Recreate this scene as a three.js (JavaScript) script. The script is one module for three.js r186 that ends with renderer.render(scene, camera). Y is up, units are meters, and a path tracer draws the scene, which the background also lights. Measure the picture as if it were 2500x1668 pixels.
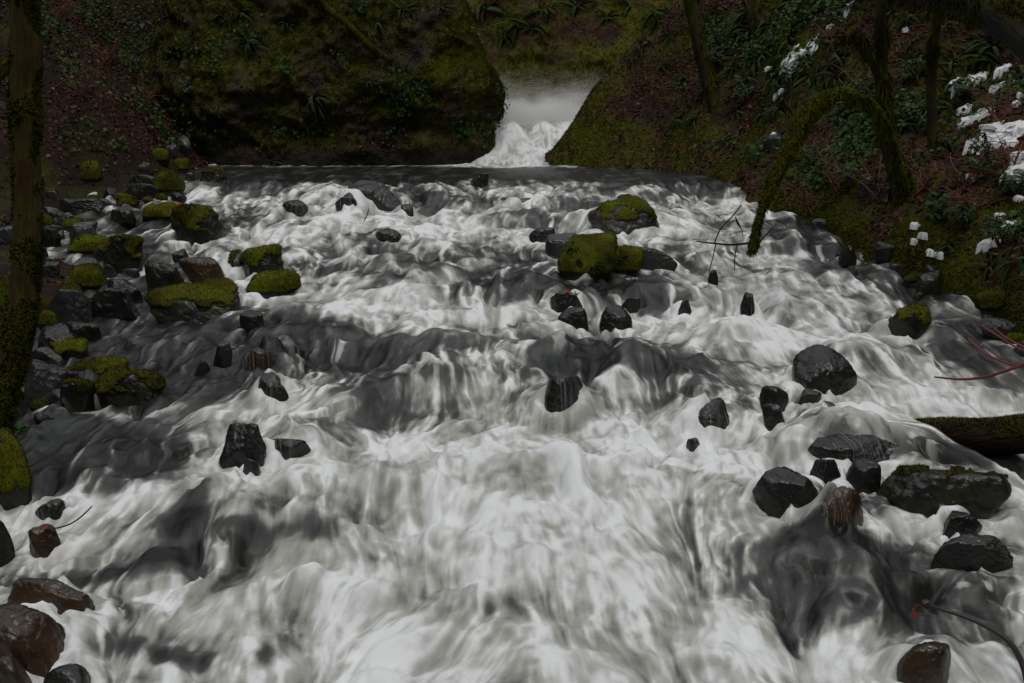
import * as THREE from 'three';
import { mergeGeometries } from 'three/addons/utils/BufferGeometryUtils.js';

// ---------------------------------------------------------------- camera, sky, sun, exposure
const scene = new THREE.Scene();
const camera = new THREE.PerspectiveCamera(37, 1024 / 683, 0.1, 200);
camera.position.set(0, 3.0, 0);
camera.rotation.set(-13.2 * Math.PI / 180, 0, 0);
scene.add(camera);

const renderer = new THREE.WebGLRenderer();
renderer.toneMapping = THREE.LinearToneMapping;
renderer.toneMappingExposure = 0.8;
renderer.shadowMap.enabled = true;

// overcast sky: the standard overcast dome, three times brighter overhead than at the horizon
const SKY_W = 128, SKY_H = 64, skyData = new Float32Array(SKY_W * SKY_H * 4);
for (let j = 0; j < SKY_H; j++) {
  const s = Math.max(0, Math.sin(((j + 0.5) / SKY_H - 0.5) * Math.PI)), l = (1 + 2 * s) / 3;
  for (let i = 0; i < SKY_W; i++) skyData.set([0.97 * l, 1.0 * l, 1.03 * l, 1], (j * SKY_W + i) * 4);
}
const skyTexture = new THREE.DataTexture(skyData, SKY_W, SKY_H, THREE.RGBAFormat, THREE.FloatType);
skyTexture.mapping = THREE.EquirectangularReflectionMapping;
skyTexture.magFilter = THREE.LinearFilter;
skyTexture.needsUpdate = true;
scene.background = skyTexture;
scene.environment = skyTexture;

const sun = new THREE.DirectionalLight(0xfff6ea, 0.9);
sun.position.set(3, 30, 2);
sun.target.position.set(0, 0, -13);
sun.castShadow = true;
sun.shadow.radius = 34;
Object.assign(sun.shadow.camera, { left: -22, right: 22, top: 22, bottom: -22, near: 1, far: 70 });
sun.shadow.mapSize.set(2048, 2048);
scene.add(sun, sun.target);

// ---------------------------------------------------------------- where things stand (metres)
// lips of the steps in the stream bed: line (x, d), drop, sharpness, reach
const LEDGES = [
  [[[-5.49, 17.03], [-4.77, 17.37], [-3.68, 16.82], [-3.21, 16.44]], 0.16, 0.27],
  [[[-1.77, 16.76], [-1.23, 16.21], [-0.76, 15.85], [-0.19, 15.85], [0.51, 15.8], [1.21, 15.93]], 0.21, 0.34],
  [[[2.43, 16.5], [3.05, 17.03], [3.57, 16.61]], 0.2, 0.34],
  [[[-0.36, 14.94], [0.3, 14.77], [0.88, 14.7], [1.17, 14.58]], 0.16, 0.14],
  [[[-4.22, 14.41], [-3.79, 14.53], [-3.22, 14.3]], 0.11, 0.19],
  [[[-2.47, 13.29], [-1.9, 13.5], [-1.33, 13.2], [-0.89, 12.91]], 0.13, 0.22],
  [[[-1.31, 11.06], [-0.68, 11.15], [-0.27, 10.98], [0, 10.3]], 0.24, 0.34],
  [[[0.45, 11.13], [0.85, 10.92], [1.4, 11.06], [1.69, 11.21], [2.11, 10.98], [2.57, 11.06], [2.76, 10.71]], 0.21, 0.19],
  [[[-1.92, 9.48], [-1.58, 9.84], [-1.36, 10.01], [-1.15, 9.8], [-0.92, 9.27]], 0.32, 0.41],
  [[[-1.26, 8.15], [-1.01, 8.34], [-0.75, 8.55], [-0.44, 8.72], [-0.07, 8.61], [0.09, 8.27]], 0.36, 0.41],
  [[[0.15, 8.87], [0.45, 8.95], [0.7, 8.89], [0.93, 8.59], [1.16, 8.72], [1.42, 8.49]], 0.16, 0.22],
  [[[1.2, 8.19], [1.5, 8.38], [1.78, 8.38], [1.98, 8.15]], 0.11, 0.19],
  [[[-3.62, 9.54], [-3, 9.06], [-2.59, 9.06], [-2.09, 9.01]], 0.11, 0.16],
  [[[-2.24, 7.49], [-1.94, 7.68], [-1.51, 7.47]], 0.16, 0.22],
  [[[-3.39, 6.66], [-2.99, 6.88], [-2.81, 7.19], [-2.46, 7.26]], 0.13, 0.19],
  [[[-2.47, 6.01], [-2.2, 6.14], [-1.92, 6.07]], 0.16, 0.22],
  [[[-1.66, 6.09], [-1.34, 6.37], [-0.83, 6.43], [-0.27, 6.28], [0.26, 6.03], [0.78, 5.97], [1.29, 5.97], [1.64, 5.82]], 0.34, 0.61, 0.9],
  [[[-1.96, 5.78], [-1.76, 5.86], [-1.38, 5.78], [-1.09, 5.56], [-0.83, 5.39], [-0.45, 5.12], [-0.22, 4.82]], 0.18, 0.27],
  [[[1.68, 5.56], [1.96, 5.61], [2.24, 5.71], [2.55, 5.67], [2.83, 5.52]], 0.22, 0.24],
  [[[2.14, 7.47], [2.49, 7.57], [2.9, 7.55], [3.05, 7.36]], 0.16, 0.19],
  [[[3.18, 9.27], [3.55, 9.01], [4.02, 8.78], [4.57, 8.63]], 0.16, 0.27],
  [[[3.35, 13.16], [3.92, 13.31], [4.32, 13.2], [4.51, 12.97]], 0.16, 0.14],
  [[[-3.95, 8.63], [-3.72, 8.78], [-3.18, 8.27]], 0.1, 0.11],
  [[[1.52, 7.68], [1.95, 7.74], [2.26, 7.53]], 0.16, 0.34],
];
// swells over sunken boulders: x, d, radius, height
const HUMPS = [
  [-1.34, 9.59, 0.36, 0.12], [-0.47, 8.59, 0.47, 0.12], [-2.15, 6.52, 0.14, 0.05], [-2.85, 6.83, 0.15, 0.05], [-2.83, 7.26, 0.22, 0.05], [-2.2, 5.97, 0.18, 0.05],
  [-2.07, 6.64, 0.17, 0.07], [-1.74, 7.57, 0.19, 0.1], [2.62, 7.47, 0.38, 0.08], [2.41, 5.63, 0.15, 0.06], [1.93, 5.44, 0.12, 0.05], [3.22, 9.27, 0.31, 0.1],
  [4.2, 8.55, 0.21, 0.08], [0.92, 8.49, 0.21, 0.1], [0.14, 11.59, 0.38, 0.08], [-1.52, 12.52, 0.35, 0.1], [-2.09, 12.61, 0.2, 0.08], [1.18, 9.16, 0.23, 0.08],
  [-1.15, 11.74, 0.57, 0.1], [-0.56, 10.58, 0.39, 0.12], [-0.67, 9.48, 0.27, 0.1], [-1.7, 5.65, 0.2, 0.07], [-1.2, 5.61, 0.2, 0.1], [2.5, 12.61, 0.31, 0.06],
  [3.34, 11.74, 0.48, 0.1], [2.22, 9.82, 0.44, 0.12], [4.12, 9.71, 0.32, 0.08], [-3.62, 15.04, 0.24, 0.06], [0.18, 15.17, 0.43, 0.06], [-0.4, 14.07, 0.34, 0.05],
  [-2.35, 10.43, 0.3, 0.07], [-2.65, 9.27, 0.23, 0.06], [2.29, 5.02, 0.27, 0.1], [0, 6.88, 0.41, 0.08], [-0.86, 6.75, 0.35, 0.08], [0.73, 6.88, 0.35, 0.08],
];
const SHORE_LEFT = [
  [-4.54, 4.72], [-3.62, 5.73], [-3.96, 7.19], [-4.05, 8.06], [-4.44, 9.16], [-4.77, 10.18],
  [-4.51, 10.58], [-4.37, 11.28], [-5.21, 12.61], [-5.92, 13.73], [-6.69, 14.89], [-6.39, 15.85],
  [-5.59, 16.5], [-5.22, 17.52], [-5.75, 21.03], [-6.93, 24.01],
];
const TALUS_FOOT = [
  [-11.56, 11.59], [-8.9, 14.3], [-7.91, 15.85], [-7.01, 16.76], [-5.92, 18.19], [-6.16, 21.3],
  [-6.5, 23.82],
];
const SHORE_RIGHT = [
  [2.2, 31], [1.6, 26], [1.1, 23.6], [0.6, 22.2], [0.36, 21.44], [1.23, 20.62],
  [2.42, 19.65], [3.25, 18.19], [3.6, 16.76], [3.83, 15.7], [4.18, 14.66], [4.35, 13.31],
  [4.56, 12.52], [4.83, 11.89], [4.97, 11.06], [4.95, 10.3], [5, 9.71], [5.13, 8.49],
  [5.14, 6.47],
];
// boulders: x, d, height of the water or ground, width, height above it, depth, kind, words
const ROCKS = [
  [-4.24, 13.71, 1.16, 0.71, 0.51, 0.53, "m r", "tall dark boulder with a moss patch, upstream of the shore rocks below the ivy slope"],
  [-5.13, 14.97, 1.34, 0.59, 0.21, 0.26, "b M l", "low flat rock wholly covered in moss beside an orange stub of wood"],
  [-5.63, 14.8, 1.31, 0.36, 0.19, 0.27, "b a", "dim grey wedge of rock in the quiet channel by the slope"],
  [-5.49, 13.13, 1.11, 0.74, 0.21, 0.33, "b M l", "long low moss-covered rock lying behind the rounded dark boulder"],
  [-4.7, 12.34, 1.01, 0.51, 0.42, 0.38, "b m r", "rounded dark boulder with a pale wet face below its mossy crown"],
  [-5.1, 12.58, 1.05, 0.22, 0.2, 0.16, "b a", "small dark block wedged against the rounded boulder"],
  [-5.02, 11.98, 0.96, 0.47, 0.25, 0.36, "b g a", "grey slab leaning above the moss ball"],
  [-4.88, 11.53, 0.91, 0.38, 0.27, 0.29, "b M r", "ball-shaped rock wrapped in bright moss among grey slabs"],
  [-3.9, 11.4, 0.9, 0.52, 0.37, 0.24, "b a l", "dark sloping boulder with a knife-edge crest behind the smooth boulder"],
  [-3.35, 10.67, 0.79, 0.96, 0.36, 0.72, "b m r g", "large smooth wet boulder with mossy lower sides at the edge of the rapids"],
  [-4.16, 12.76, 1.07, 0.22, 0.13, 0.17, "a", "small dark stone upstream of the wet domed rock"],
  [-3.68, 12.04, 0.97, 0.55, 0.25, 0.41, "r w", "wet domed rock with water threading over its left shoulder"],
  [-3.36, 12.21, 1, 0.24, 0.25, 0.18, "m r v", "small dark mossy rock next to the moss-topped slab"],
  [-3, 12.1, 0.98, 0.54, 0.35, 0.41, "m a", "tilted grey slab with a mossy front above the bright moss pair"],
  [-2.75, 11.38, 0.9, 0.6, 0.22, 0.45, "M r", "bright green double-humped mossy rock standing in foam"],
  [-2.7, 11.92, 0.97, 0.19, 0.11, 0.14, "a", "dark sliver of rock behind the bright green mossy rock"],
  [-2.61, 10.04, 0.8, 0.29, 0.17, 0.22, "a", "pointed triangular rock in the ripples below the smooth boulder"],
  [-4.52, 10.32, 0.76, 0.51, 0.39, 0.38, "b g a", "big flat-faced grey rock beside the mossy trunk"],
  [-4.16, 10.59, 0.79, 0.59, 0.32, 0.44, "b a", "broad dark boulder between the grey flat-faced rock and the smooth boulder"],
  [-4.43, 11.43, 0.9, 0.4, 0.15, 0.3, "b g a", "grey angular rock on top of the broad dark boulder"],
  [-4.73, 11.95, 0.97, 0.23, 0.17, 0.17, "b g a", "small grey stone under the rounded dark boulder"],
  [-4.55, 12.02, 0.97, 0.25, 0.11, 0.19, "b g a", "flat grey stone beside the knife-edged boulder"],
  [-6.61, 13.38, 1.2, 0.24, 0.2, 0.18, "b g a", "grey rock half hidden behind the mossy trunk"],
  [-6.11, 13.48, 1.15, 0.25, 0.24, 0.19, "b a", "dark stone right beside the mossy trunk"],
  [-4.74, 10.25, 0.76, 0.25, 0.16, 0.19, "b M r", "cushion of moss over a rock at the foot of the grey flat-faced rock"],
  [-5.21, 10.35, 0.77, 0.18, 0.49, 0.13, "b M r", "mossy boulder glimpsed on the far side of the mossy trunk"],
  [-4.29, 9.48, 0.66, 0.53, 0.28, 0.4, "b a", "big blocky dark boulder next to the trunk"],
  [-4.17, 9.34, 0.65, 0.36, 0.17, 0.27, "b m a", "dark rock with a moss streak under the blocky boulder"],
  [-4.29, 9.16, 0.64, 0.38, 0.16, 0.17, "b g a l", "flat grey rock under the blocky dark boulder"],
  [-3.76, 8.97, 0.6, 0.49, 0.11, 0.22, "b M l", "flat ledge of rock with a bright moss strip"],
  [-3.28, 8.46, 0.51, 0.55, 0.26, 0.41, "b m r", "humped mossy rock with a green seedling on its side"],
  [-4.02, 8.58, 0.52, 0.47, 0.29, 0.35, "b g a", "tilted grey slab close to the trunk above the small falls"],
  [-3.65, 8.27, 0.49, 0.25, 0.24, 0.19, "b m", "dark mossy block beside the thread of falling water"],
  [-3.87, 8.3, 0.5, 0.22, 0.14, 0.16, "b g r", "small grey stone below the tilted slab"],
  [-3.95, 8.18, 0.49, 0.15, 0.09, 0.11, "b M r", "little moss cushion beneath the small grey stone"],
  [-3.8, 7.96, 0.47, 0.19, 0.08, 0.14, "r", "round black stone in the still pool by the trunk"],
  [-2.65, 9.05, 0.64, 0.2, 0.24, 0.15, "a", "thin upright black rock fin in the dark ripples"],
  [-2.82, 8.97, 0.62, 0.15, 0.1, 0.11, "a", "low black stone beside the upright fin"],
  [-2.25, 8.99, 0.61, 0.37, 0.23, 0.27, "r w v", "brownish black boulder facing downstream in the dark ripples"],
  [-1.99, 8.2, 0.57, 0.3, 0.24, 0.22, "a v", "streaked black rock at the edge of the white drop"],
  [-1.98, 7.15, 0.4, 0.34, 0.31, 0.26, "a", "black block with an overhanging face in the lower rapids"],
  [-1.89, 6.99, 0.41, 0.13, 0.09, 0.1, "r", "small black stone at the foot of the black block"],
  [-3.51, 6.71, 0.31, 0.34, 0.48, 0.26, "b M r", "vivid green moss-covered boulder below the trunk"],
  [-3.12, 6.48, 0.26, 0.2, 0.13, 0.15, "r v", "dark stone under splashing white water below the vivid mossy boulder"],
  [-2.96, 6.02, 0.22, 0.22, 0.18, 0.17, "a w", "brown speckled rock with a red leaf stuck on it"],
  [-3.2, 5.92, 0.22, 0.15, 0.29, 0.11, "r", "dark rock beside the thin white fall and the brown speckled rock"],
  [-2.62, 5.3, 0.14, 0.57, 0.24, 0.26, "a l w", "broad dark brown slab just above the reddish boulder"],
  [-2.54, 5.27, 0.13, 0.24, 0.13, 0.18, "g a w", "squarish wet stone set in the broad brown slab"],
  [-2.61, 4.95, 0.09, 0.48, 0.29, 0.36, "r w g", "large reddish brown boulder with a wet flat top"],
  [-2.56, 4.71, 0.07, 0.21, 0.18, 0.16, "r w", "rounded brown stone under the reddish boulder"],
  [-2.28, 4.7, 0.06, 0.24, 0.13, 0.18, "r", "dark low stone beside the rounded brown stone"],
  [-5.62, 16.88, 1.54, 0.5, 0.36, 0.37, "b M r", "bright mossy boulder at the foot of the ivy slope"],
  [-6.14, 17.15, 1.66, 0.47, 0.17, 0.21, "b a l", "grey lengthwise rock next to the bright mossy boulder"],
  [-5.92, 16.53, 1.52, 0.7, 0.22, 0.31, "b a l", "long dim rock lying under the grey lengthwise rock"],
  [-5.07, 17.52, 1.65, 0.46, 0.25, 0.35, "b m r", "mossy rock at the head of the pool by the bluff"],
  [-6.93, 16.93, 1.7, 0.31, 0.36, 0.23, "b M r", "upright moss-covered rock against the ivy slope"],
  [-6.43, 16.38, 1.51, 0.32, 0.16, 0.24, "b a", "small grey shore rock of the upper bank"],
  [-6.01, 16.02, 1.47, 0.35, 0.13, 0.26, "b m a", "small mossy grey shore rock near the waterline"],
  [-6.52, 15.48, 1.39, 0.73, 0.2, 0.33, "b a l", "long flat dim rock along the quiet channel"],
  [-5.98, 18.7, 1.79, 0.28, 0.21, 0.21, "b M r", "moss cushion rock above the bright mossy boulder"],
  [-6.22, 18.28, 1.98, 0.36, 0.21, 0.27, "b M r", "dark mossy rock partway up the foot of the slope"],
  [-6.4, 21.58, 1.88, 0.42, 0.25, 0.32, "b g a", "grey scree rock at the foot of the bluff crevice"],
  [-6.33, 17.83, 1.83, 0.28, 0.17, 0.21, "b g a", "grey scree rock at the foot of the ivy slope"],
  [-5.51, 17.72, 1.7, 0.21, 0.13, 0.16, "b g a", "small grey rock between the mossy shore boulders"],
  [-8.84, 25.33, 4.53, 0.29, 0.28, 0.22, "b g a", "grey scree rock showing through the ivy slope", "scree rocks of the ivy slope"],
  [-8.47, 24.66, 4.1, 0.26, 0.21, 0.19, "b g a", "grey scree rock showing through the ivy slope", "scree rocks of the ivy slope"],
  [-8.16, 25.32, 3.98, 0.36, 0.26, 0.27, "b g a", "grey scree rock showing through the ivy slope", "scree rocks of the ivy slope"],
  [-7.87, 25.44, 3.85, 0.44, 0.28, 0.33, "b g a", "grey scree rock showing through the ivy slope", "scree rocks of the ivy slope"],
  [-8.09, 22.89, 3.7, 0.27, 0.23, 0.2, "b g a", "grey scree rock showing through the ivy slope", "scree rocks of the ivy slope"],
  [-6.3, 19.93, 2.07, 0.31, 0.32, 0.23, "b g a", "grey scree rock showing through the ivy slope", "scree rocks of the ivy slope"],
  [-6.55, 22.97, 1.82, 0.36, 0.3, 0.27, "b g a", "grey scree rock showing through the ivy slope", "scree rocks of the ivy slope"],
  [-6.2, 18.83, 2.09, 0.26, 0.17, 0.19, "b g a", "grey scree rock showing through the ivy slope", "scree rocks of the ivy slope"],
  [-7.41, 24.38, 2.72, 0.38, 0.33, 0.29, "b g a", "grey scree rock showing through the ivy slope", "scree rocks of the ivy slope"],
  [-2.08, 16, 1.42, 0.88, 0.41, 0.66, "a g", "big dark angular rock with pale facets at the head of the rapids"],
  [-2.47, 15.53, 1.4, 0.39, 0.27, 0.3, "a v", "dark rock with foam curling round it beside the angular rock"],
  [-3.21, 15.17, 1.38, 0.38, 0.21, 0.28, "a v", "dark rock in the foam at the head of the rapids"],
  [-1.57, 15.39, 1.37, 0.21, 0.15, 0.16, "r v", "small dark stone in the slide below the angular rock"],
  [-0.56, 17.44, 1.65, 0.34, 0.19, 0.25, "a", "pointed rock tip breaking the quiet pool"],
  [0.15, 15.89, 1.46, 0.4, 0.1, 0.18, "r l v", "low dark rock awash above the smooth weir"],
  [1.64, 14.5, 1.24, 1.11, 0.44, 0.83, "m r g", "largest midstream boulder with a moss cap"],
  [0.36, 13.79, 1.16, 0.45, 0.2, 0.34, "r", "small dark dome of rock in white water"],
  [-1.66, 13.75, 1.22, 0.36, 0.12, 0.27, "r v", "dark rock just showing in the upper foam"],
  [0.71, 13.02, 1.09, 0.57, 0.28, 0.43, "r g", "smooth grey rock behind the fern-tufted mossy clump"],
  [0.87, 11.81, 1.01, 0.64, 0.49, 0.48, "M r", "mossy rock with ferns growing on it, the tallest of the midstream clump"],
  [1.19, 13.07, 1.11, 0.37, 0.25, 0.28, "M r", "moss-covered rock at the back of the midstream clump"],
  [1.35, 12.05, 1.01, 0.38, 0.32, 0.29, "M r", "moss-covered rock on the shady side of the midstream clump"],
  [1, 11.77, 1, 0.28, 0.11, 0.21, "M r", "little mossy knob with a red leaf at the foot of the midstream clump"],
  [1.69, 12.27, 1.03, 0.61, 0.28, 0.27, "r g l", "low grey rock next to the midstream mossy clump"],
  [0.59, 10.78, 0.81, 0.36, 0.22, 0.27, "a", "dark rock at the lip of the small falls with wet orange leaves on it"],
  [0.63, 10.21, 0.76, 0.33, 0.21, 0.25, "r", "black rock below the lip, nearer the white chute"],
  [1.07, 10.23, 0.76, 0.35, 0.21, 0.26, "r", "squat black rock between two little falls"],
  [1.3, 10.99, 0.8, 0.22, 0.13, 0.16, "a", "dark rock on the lip above the squat black rock"],
  [1.89, 10.81, 0.77, 0.2, 0.16, 0.15, "a", "dark rock at the end of the little falls"],
  [2.39, 10.03, 0.85, 0.2, 0.3, 0.15, "a v", "narrow rock veiled by water in the middle of the rapids near the fern bank"],
  [2.31, 11.6, 0.98, 0.12, 0.15, 0.09, "a", "small jagged stone under the drooping mossy branch"],
  [0.43, 8.14, 0.51, 0.41, 0.29, 0.3, "r v", "dark rock with water streaming down its face in the big chute"],
  [3.93, 9.88, 0.79, 0.4, 0.25, 0.3, "m r", "round mossy boulder near the fern bank with water parting round it"],
  [2.73, 8.61, 0.58, 0.56, 0.34, 0.42, "r", "largest dark boulder of the rapids near the fern bank with a notched top"],
  [2.47, 8.23, 0.58, 0.23, 0.09, 0.17, "r", "small dark stone at the foot of the notched boulder"],
  [2.15, 8.05, 0.57, 0.25, 0.17, 0.19, "r", "dark egg-shaped rock upstream in the group of small black rocks"],
  [2.09, 7.73, 0.51, 0.21, 0.17, 0.15, "r", "dark cleft rock touching the egg-shaped one"],
  [1.58, 7.8, 0.47, 0.4, 0.21, 0.3, "r v", "black dome of rock with a veil of water over one side"],
  [2.49, 7.71, 0.58, 0.23, 0.13, 0.17, "a v", "low jagged black rock in the foam below the notched boulder"],
  [1.38, 7.36, 0.42, 0.11, 0.11, 0.08, "r v", "little dark stone awash in the white run"],
  [4.23, 12.8, 1.03, 0.26, 0.22, 0.2, "a", "dark block splitting a small fall by the bank"],
  [5.05, 10.52, 0.86, 0.37, 0.23, 0.28, "b M r", "mossy boulder on the fern bank above the waterline"],
  [4.87, 9.95, 0.73, 0.34, 0.17, 0.25, "b g", "grey stone with moss at the foot of the fern bank"],
  [2.55, 7.32, 0.36, 0.91, 0.2, 0.41, "a l v", "broad flat rock under a thin sheet of water by the fallen log"],
  [-1.66, 7.29, 0.42, 0.38, 0.14, 0.29, "a r v", "dark rock under a thin sheet of water beside the black block"],
  [1.84, 6.43, 0.38, 0.45, 0.23, 0.34, "a", "olive-black wedge rock at the edge of the white run"],
  [2.21, 6.79, 0.37, 0.26, 0.2, 0.2, "a", "dark cube-like rock behind the wedge rock"],
  [2.45, 6.76, 0.35, 0.25, 0.21, 0.19, "a", "dark chipped rock between the cube-like rock and the mossy slab"],
  [2.11, 6.11, 0.33, 0.31, 0.28, 0.23, "a w v", "upright pointed rock with bright wet edges"],
  [2.98, 6.58, 0.31, 0.89, 0.3, 0.67, "m d", "big dark slab-sided boulder with dull moss near the fallen log"],
  [2.89, 6.14, 0.3, 0.27, 0.14, 0.2, "a", "grey chip of rock under the big slab-sided boulder"],
  [2.82, 5.81, 0.26, 0.52, 0.17, 0.23, "a l", "long ribbed rock below the big slab-sided boulder"],
  [2.15, 4.78, 0.05, 0.31, 0.24, 0.23, "r w", "round black boulder with foam curling behind it"],
];
// where the water is white (positive) or clear (negative): x, d, half-widths, amount
const FOAM = [
  [-1.9, 19.12, 6.07, 1.25, -1.5], [2.87, 18.05, 1.22, 0.96, -1], [-1.29, 16.11, 0.51, 0.44, -0.6], [0.18, 15.12, 0.54, 0.4, -0.45], [-5.6, 15.04, 1.39, 0.77, -0.6], [-5.41, 13.41, 0.65, 0.85, -0.3],
  [0.09, 23.15, 0.82, 1.62, 1], [-0.08, 20.89, 1.24, 1.08, 0.5], [-3.94, 14.19, 0.34, 0.36, -0.35], [-1.85, 13.95, 0.39, 0.39, -0.5], [-0.34, 14.05, 0.34, 0.49, -0.3], [-1.49, 12.31, 0.75, 0.74, -0.4],
  [0.15, 12.59, 0.56, 1.07, -0.45], [-0.23, 11.3, 0.41, 0.53, -0.45], [-2.87, 12.42, 0.35, 0.67, -0.2], [-2.06, 12.4, 0.25, 0.26, -0.3], [-3.57, 9.64, 1.31, 0.62, -0.85], [-3.06, 10.21, 0.92, 0.41, -0.5],
  [-2.27, 10.05, 0.49, 0.42, -0.45], [-2.98, 9.11, 0.98, 0.46, -0.8], [-2.54, 8.6, 0.64, 0.38, -0.7], [-2.35, 9.33, 0.46, 0.36, -0.4], [-3.65, 7.68, 0.74, 0.38, -1.1], [-3.09, 7.14, 0.76, 0.26, -0.9],
  [-2.13, 6.49, 0.28, 0.26, -0.5], [-2.1, 6.29, 0.27, 0.1, -0.5], [-2.17, 5.89, 0.31, 0.09, -0.6], [-1.7, 6.02, 0.26, 0.1, -0.4], [-3.35, 6.84, 0.47, 0.19, -0.5], [-2.6, 5.81, 0.51, 0.15, -0.7],
  [-1.78, 5.24, 0.32, 0.18, -0.4], [-2.1, 4.99, 0.29, 0.19, -0.5], [-2.09, 5.63, 0.37, 0.13, -0.3], [1.16, 11.4, 0.97, 0.43, -0.9], [2.06, 13.08, 0.63, 0.55, -0.45], [1.55, 12.36, 0.6, 0.47, -0.5],
  [0.88, 9.31, 0.65, 0.67, -0.5], [1.22, 8.91, 0.33, 0.18, -0.5], [0.6, 9.7, 0.24, 0.57, -0.3], [-1.02, 8.15, 0.38, 0.31, -0.4], [-1.36, 9.14, 0.27, 0.57, -0.35], [-1.35, 8.32, 0.24, 0.34, -0.3],
  [-0.52, 8.2, 0.17, 0.44, -0.25], [-0.31, 9.41, 0.31, 0.63, -0.25], [-1.8, 9.25, 0.23, 0.57, -0.25], [-1.18, 9.21, 0.15, 0.57, -0.2], [3.21, 9.13, 0.45, 0.18, -0.4], [4.74, 10.03, 0.49, 0.47, -0.6],
  [4.69, 11.51, 0.7, 0.54, -0.6], [4.21, 12.52, 0.56, 0.56, -0.6], [4.04, 14.18, 0.85, 0.7, -0.5], [4.16, 13.23, 0.43, 0.27, -0.4], [4.51, 9.06, 0.38, 0.36, -0.4], [4.38, 9.38, 0.47, 0.34, -0.2],
  [1.91, 5.88, 0.36, 0.2, -0.75], [2.27, 6.04, 0.13, 0.16, 0.4], [1.77, 5.71, 0.12, 0.08, 0.3], [2.75, 6.42, 0.41, 0.31, -0.6], [3.43, 7.16, 0.67, 0.17, -0.8], [2.2, 5.58, 0.44, 0.15, -0.4],
  [2.76, 5.48, 0.36, 0.17, -0.55], [1.8, 5.46, 0.14, 0.16, -0.4], [1.55, 5.14, 0.09, 0.26, -0.5], [2.35, 6.63, 0.37, 0.36, -0.5], [3.12, 6.02, 0.23, 0.27, -0.4], [-1.27, 6.01, 0.26, 0.16, -0.4],
  [-1.36, 5, 0.16, 0.19, -0.6], [-1.25, 5.15, 0.14, 0.22, -0.4], [-0.12, 5.47, 0.53, 0.27, -0.22], [0.23, 5.1, 0.45, 0.24, -0.2], [-0.79, 5.06, 0.34, 0.18, -0.2], [-0.66, 6.09, 0.53, 0.18, -0.12],
  [0.95, 5.4, 0.48, 0.24, -0.2], [1.29, 6.73, 0.29, 0.26, -0.1], [-1.42, 7.47, 0.19, 0.37, -0.15], [1.02, 6.45, 0.33, 0.19, -0.15], [-0.25, 5.68, 1.29, 0.7, 0.3], [-0.34, 5.15, 1.41, 0.25, 0.28],
  [-3.16, 9.19, 1.26, 0.86, -0.35], [-3.51, 7.43, 0.72, 0.54, -0.35], [-2.85, 10.06, 0.83, 0.39, -0.25], [2.05, 5.84, 0.43, 0.19, -0.25], [0.88, 9.31, 0.77, 0.56, -0.2], [3.02, 6.73, 0.46, 0.27, -0.3],
  [0.44, 10.67, 2.18, 0.7, 0.12], [-1.47, 10.27, 1.05, 0.77, 0.15], [-2.88, 18.13, 3.6, 0.59, -0.4], [-0.07, 18.62, 1.11, 0.98, 0.35], [-4.84, 13.01, 1.05, 0.99, -0.35], [-4.6, 11.28, 0.92, 0.91, -0.5],
  [-3.93, 9.04, 0.75, 0.55, -0.4], [0, 6.67, 0.85, 0.35, 0.3], [-0.15, 6.95, 1.24, 0.91, 0.45], [0.13, 6.24, 1.29, 0.47, 0.3], [-1.15, 11.26, 0.92, 0.4, 0.4], [-0.86, 14.28, 1.03, 0.66, 0.45],
  [-2.46, 14.24, 1.14, 0.62, 0.3], [3.13, 10.95, 1.34, 0.6, 0.3], [2.64, 9.87, 0.93, 0.61, 0.35], [1.49, 7.49, 0.7, 0.53, 0.4], [3.55, 8.5, 0.92, 0.37, 0.5], [-1.65, 5.44, 0.29, 0.22, 0.35],
  [2.01, 5.03, 0.58, 0.16, 0.6], [-0.11, 4.86, 1.3, 0.1, 0.4], [-2.22, 7.66, 0.35, 0.19, 0.4], [-2.34, 6.6, 0.42, 0.22, 0.3], [3.72, 8.06, 0.88, 0.2, 0.4], [0.63, 7.41, 0.63, 0.55, 0.3],
  [-1.28, 7, 0.59, 0.33, 0.3], [-3, 7.96, 0.67, 0.22, 0.2], [-3.65, 8.14, 0.51, 0.11, 0.4], [2.58, 14.28, 0.8, 0.56, 0.2], [2.52, 6.17, 0.32, 0.23, 0.3], [2.31, 11.38, 0.56, 0.44, 0.2],
  [-2.05, 4.84, 0.43, 0.08, 0.4], [-1.14, 5.56, 0.29, 0.08, 0.25],
];
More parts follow.
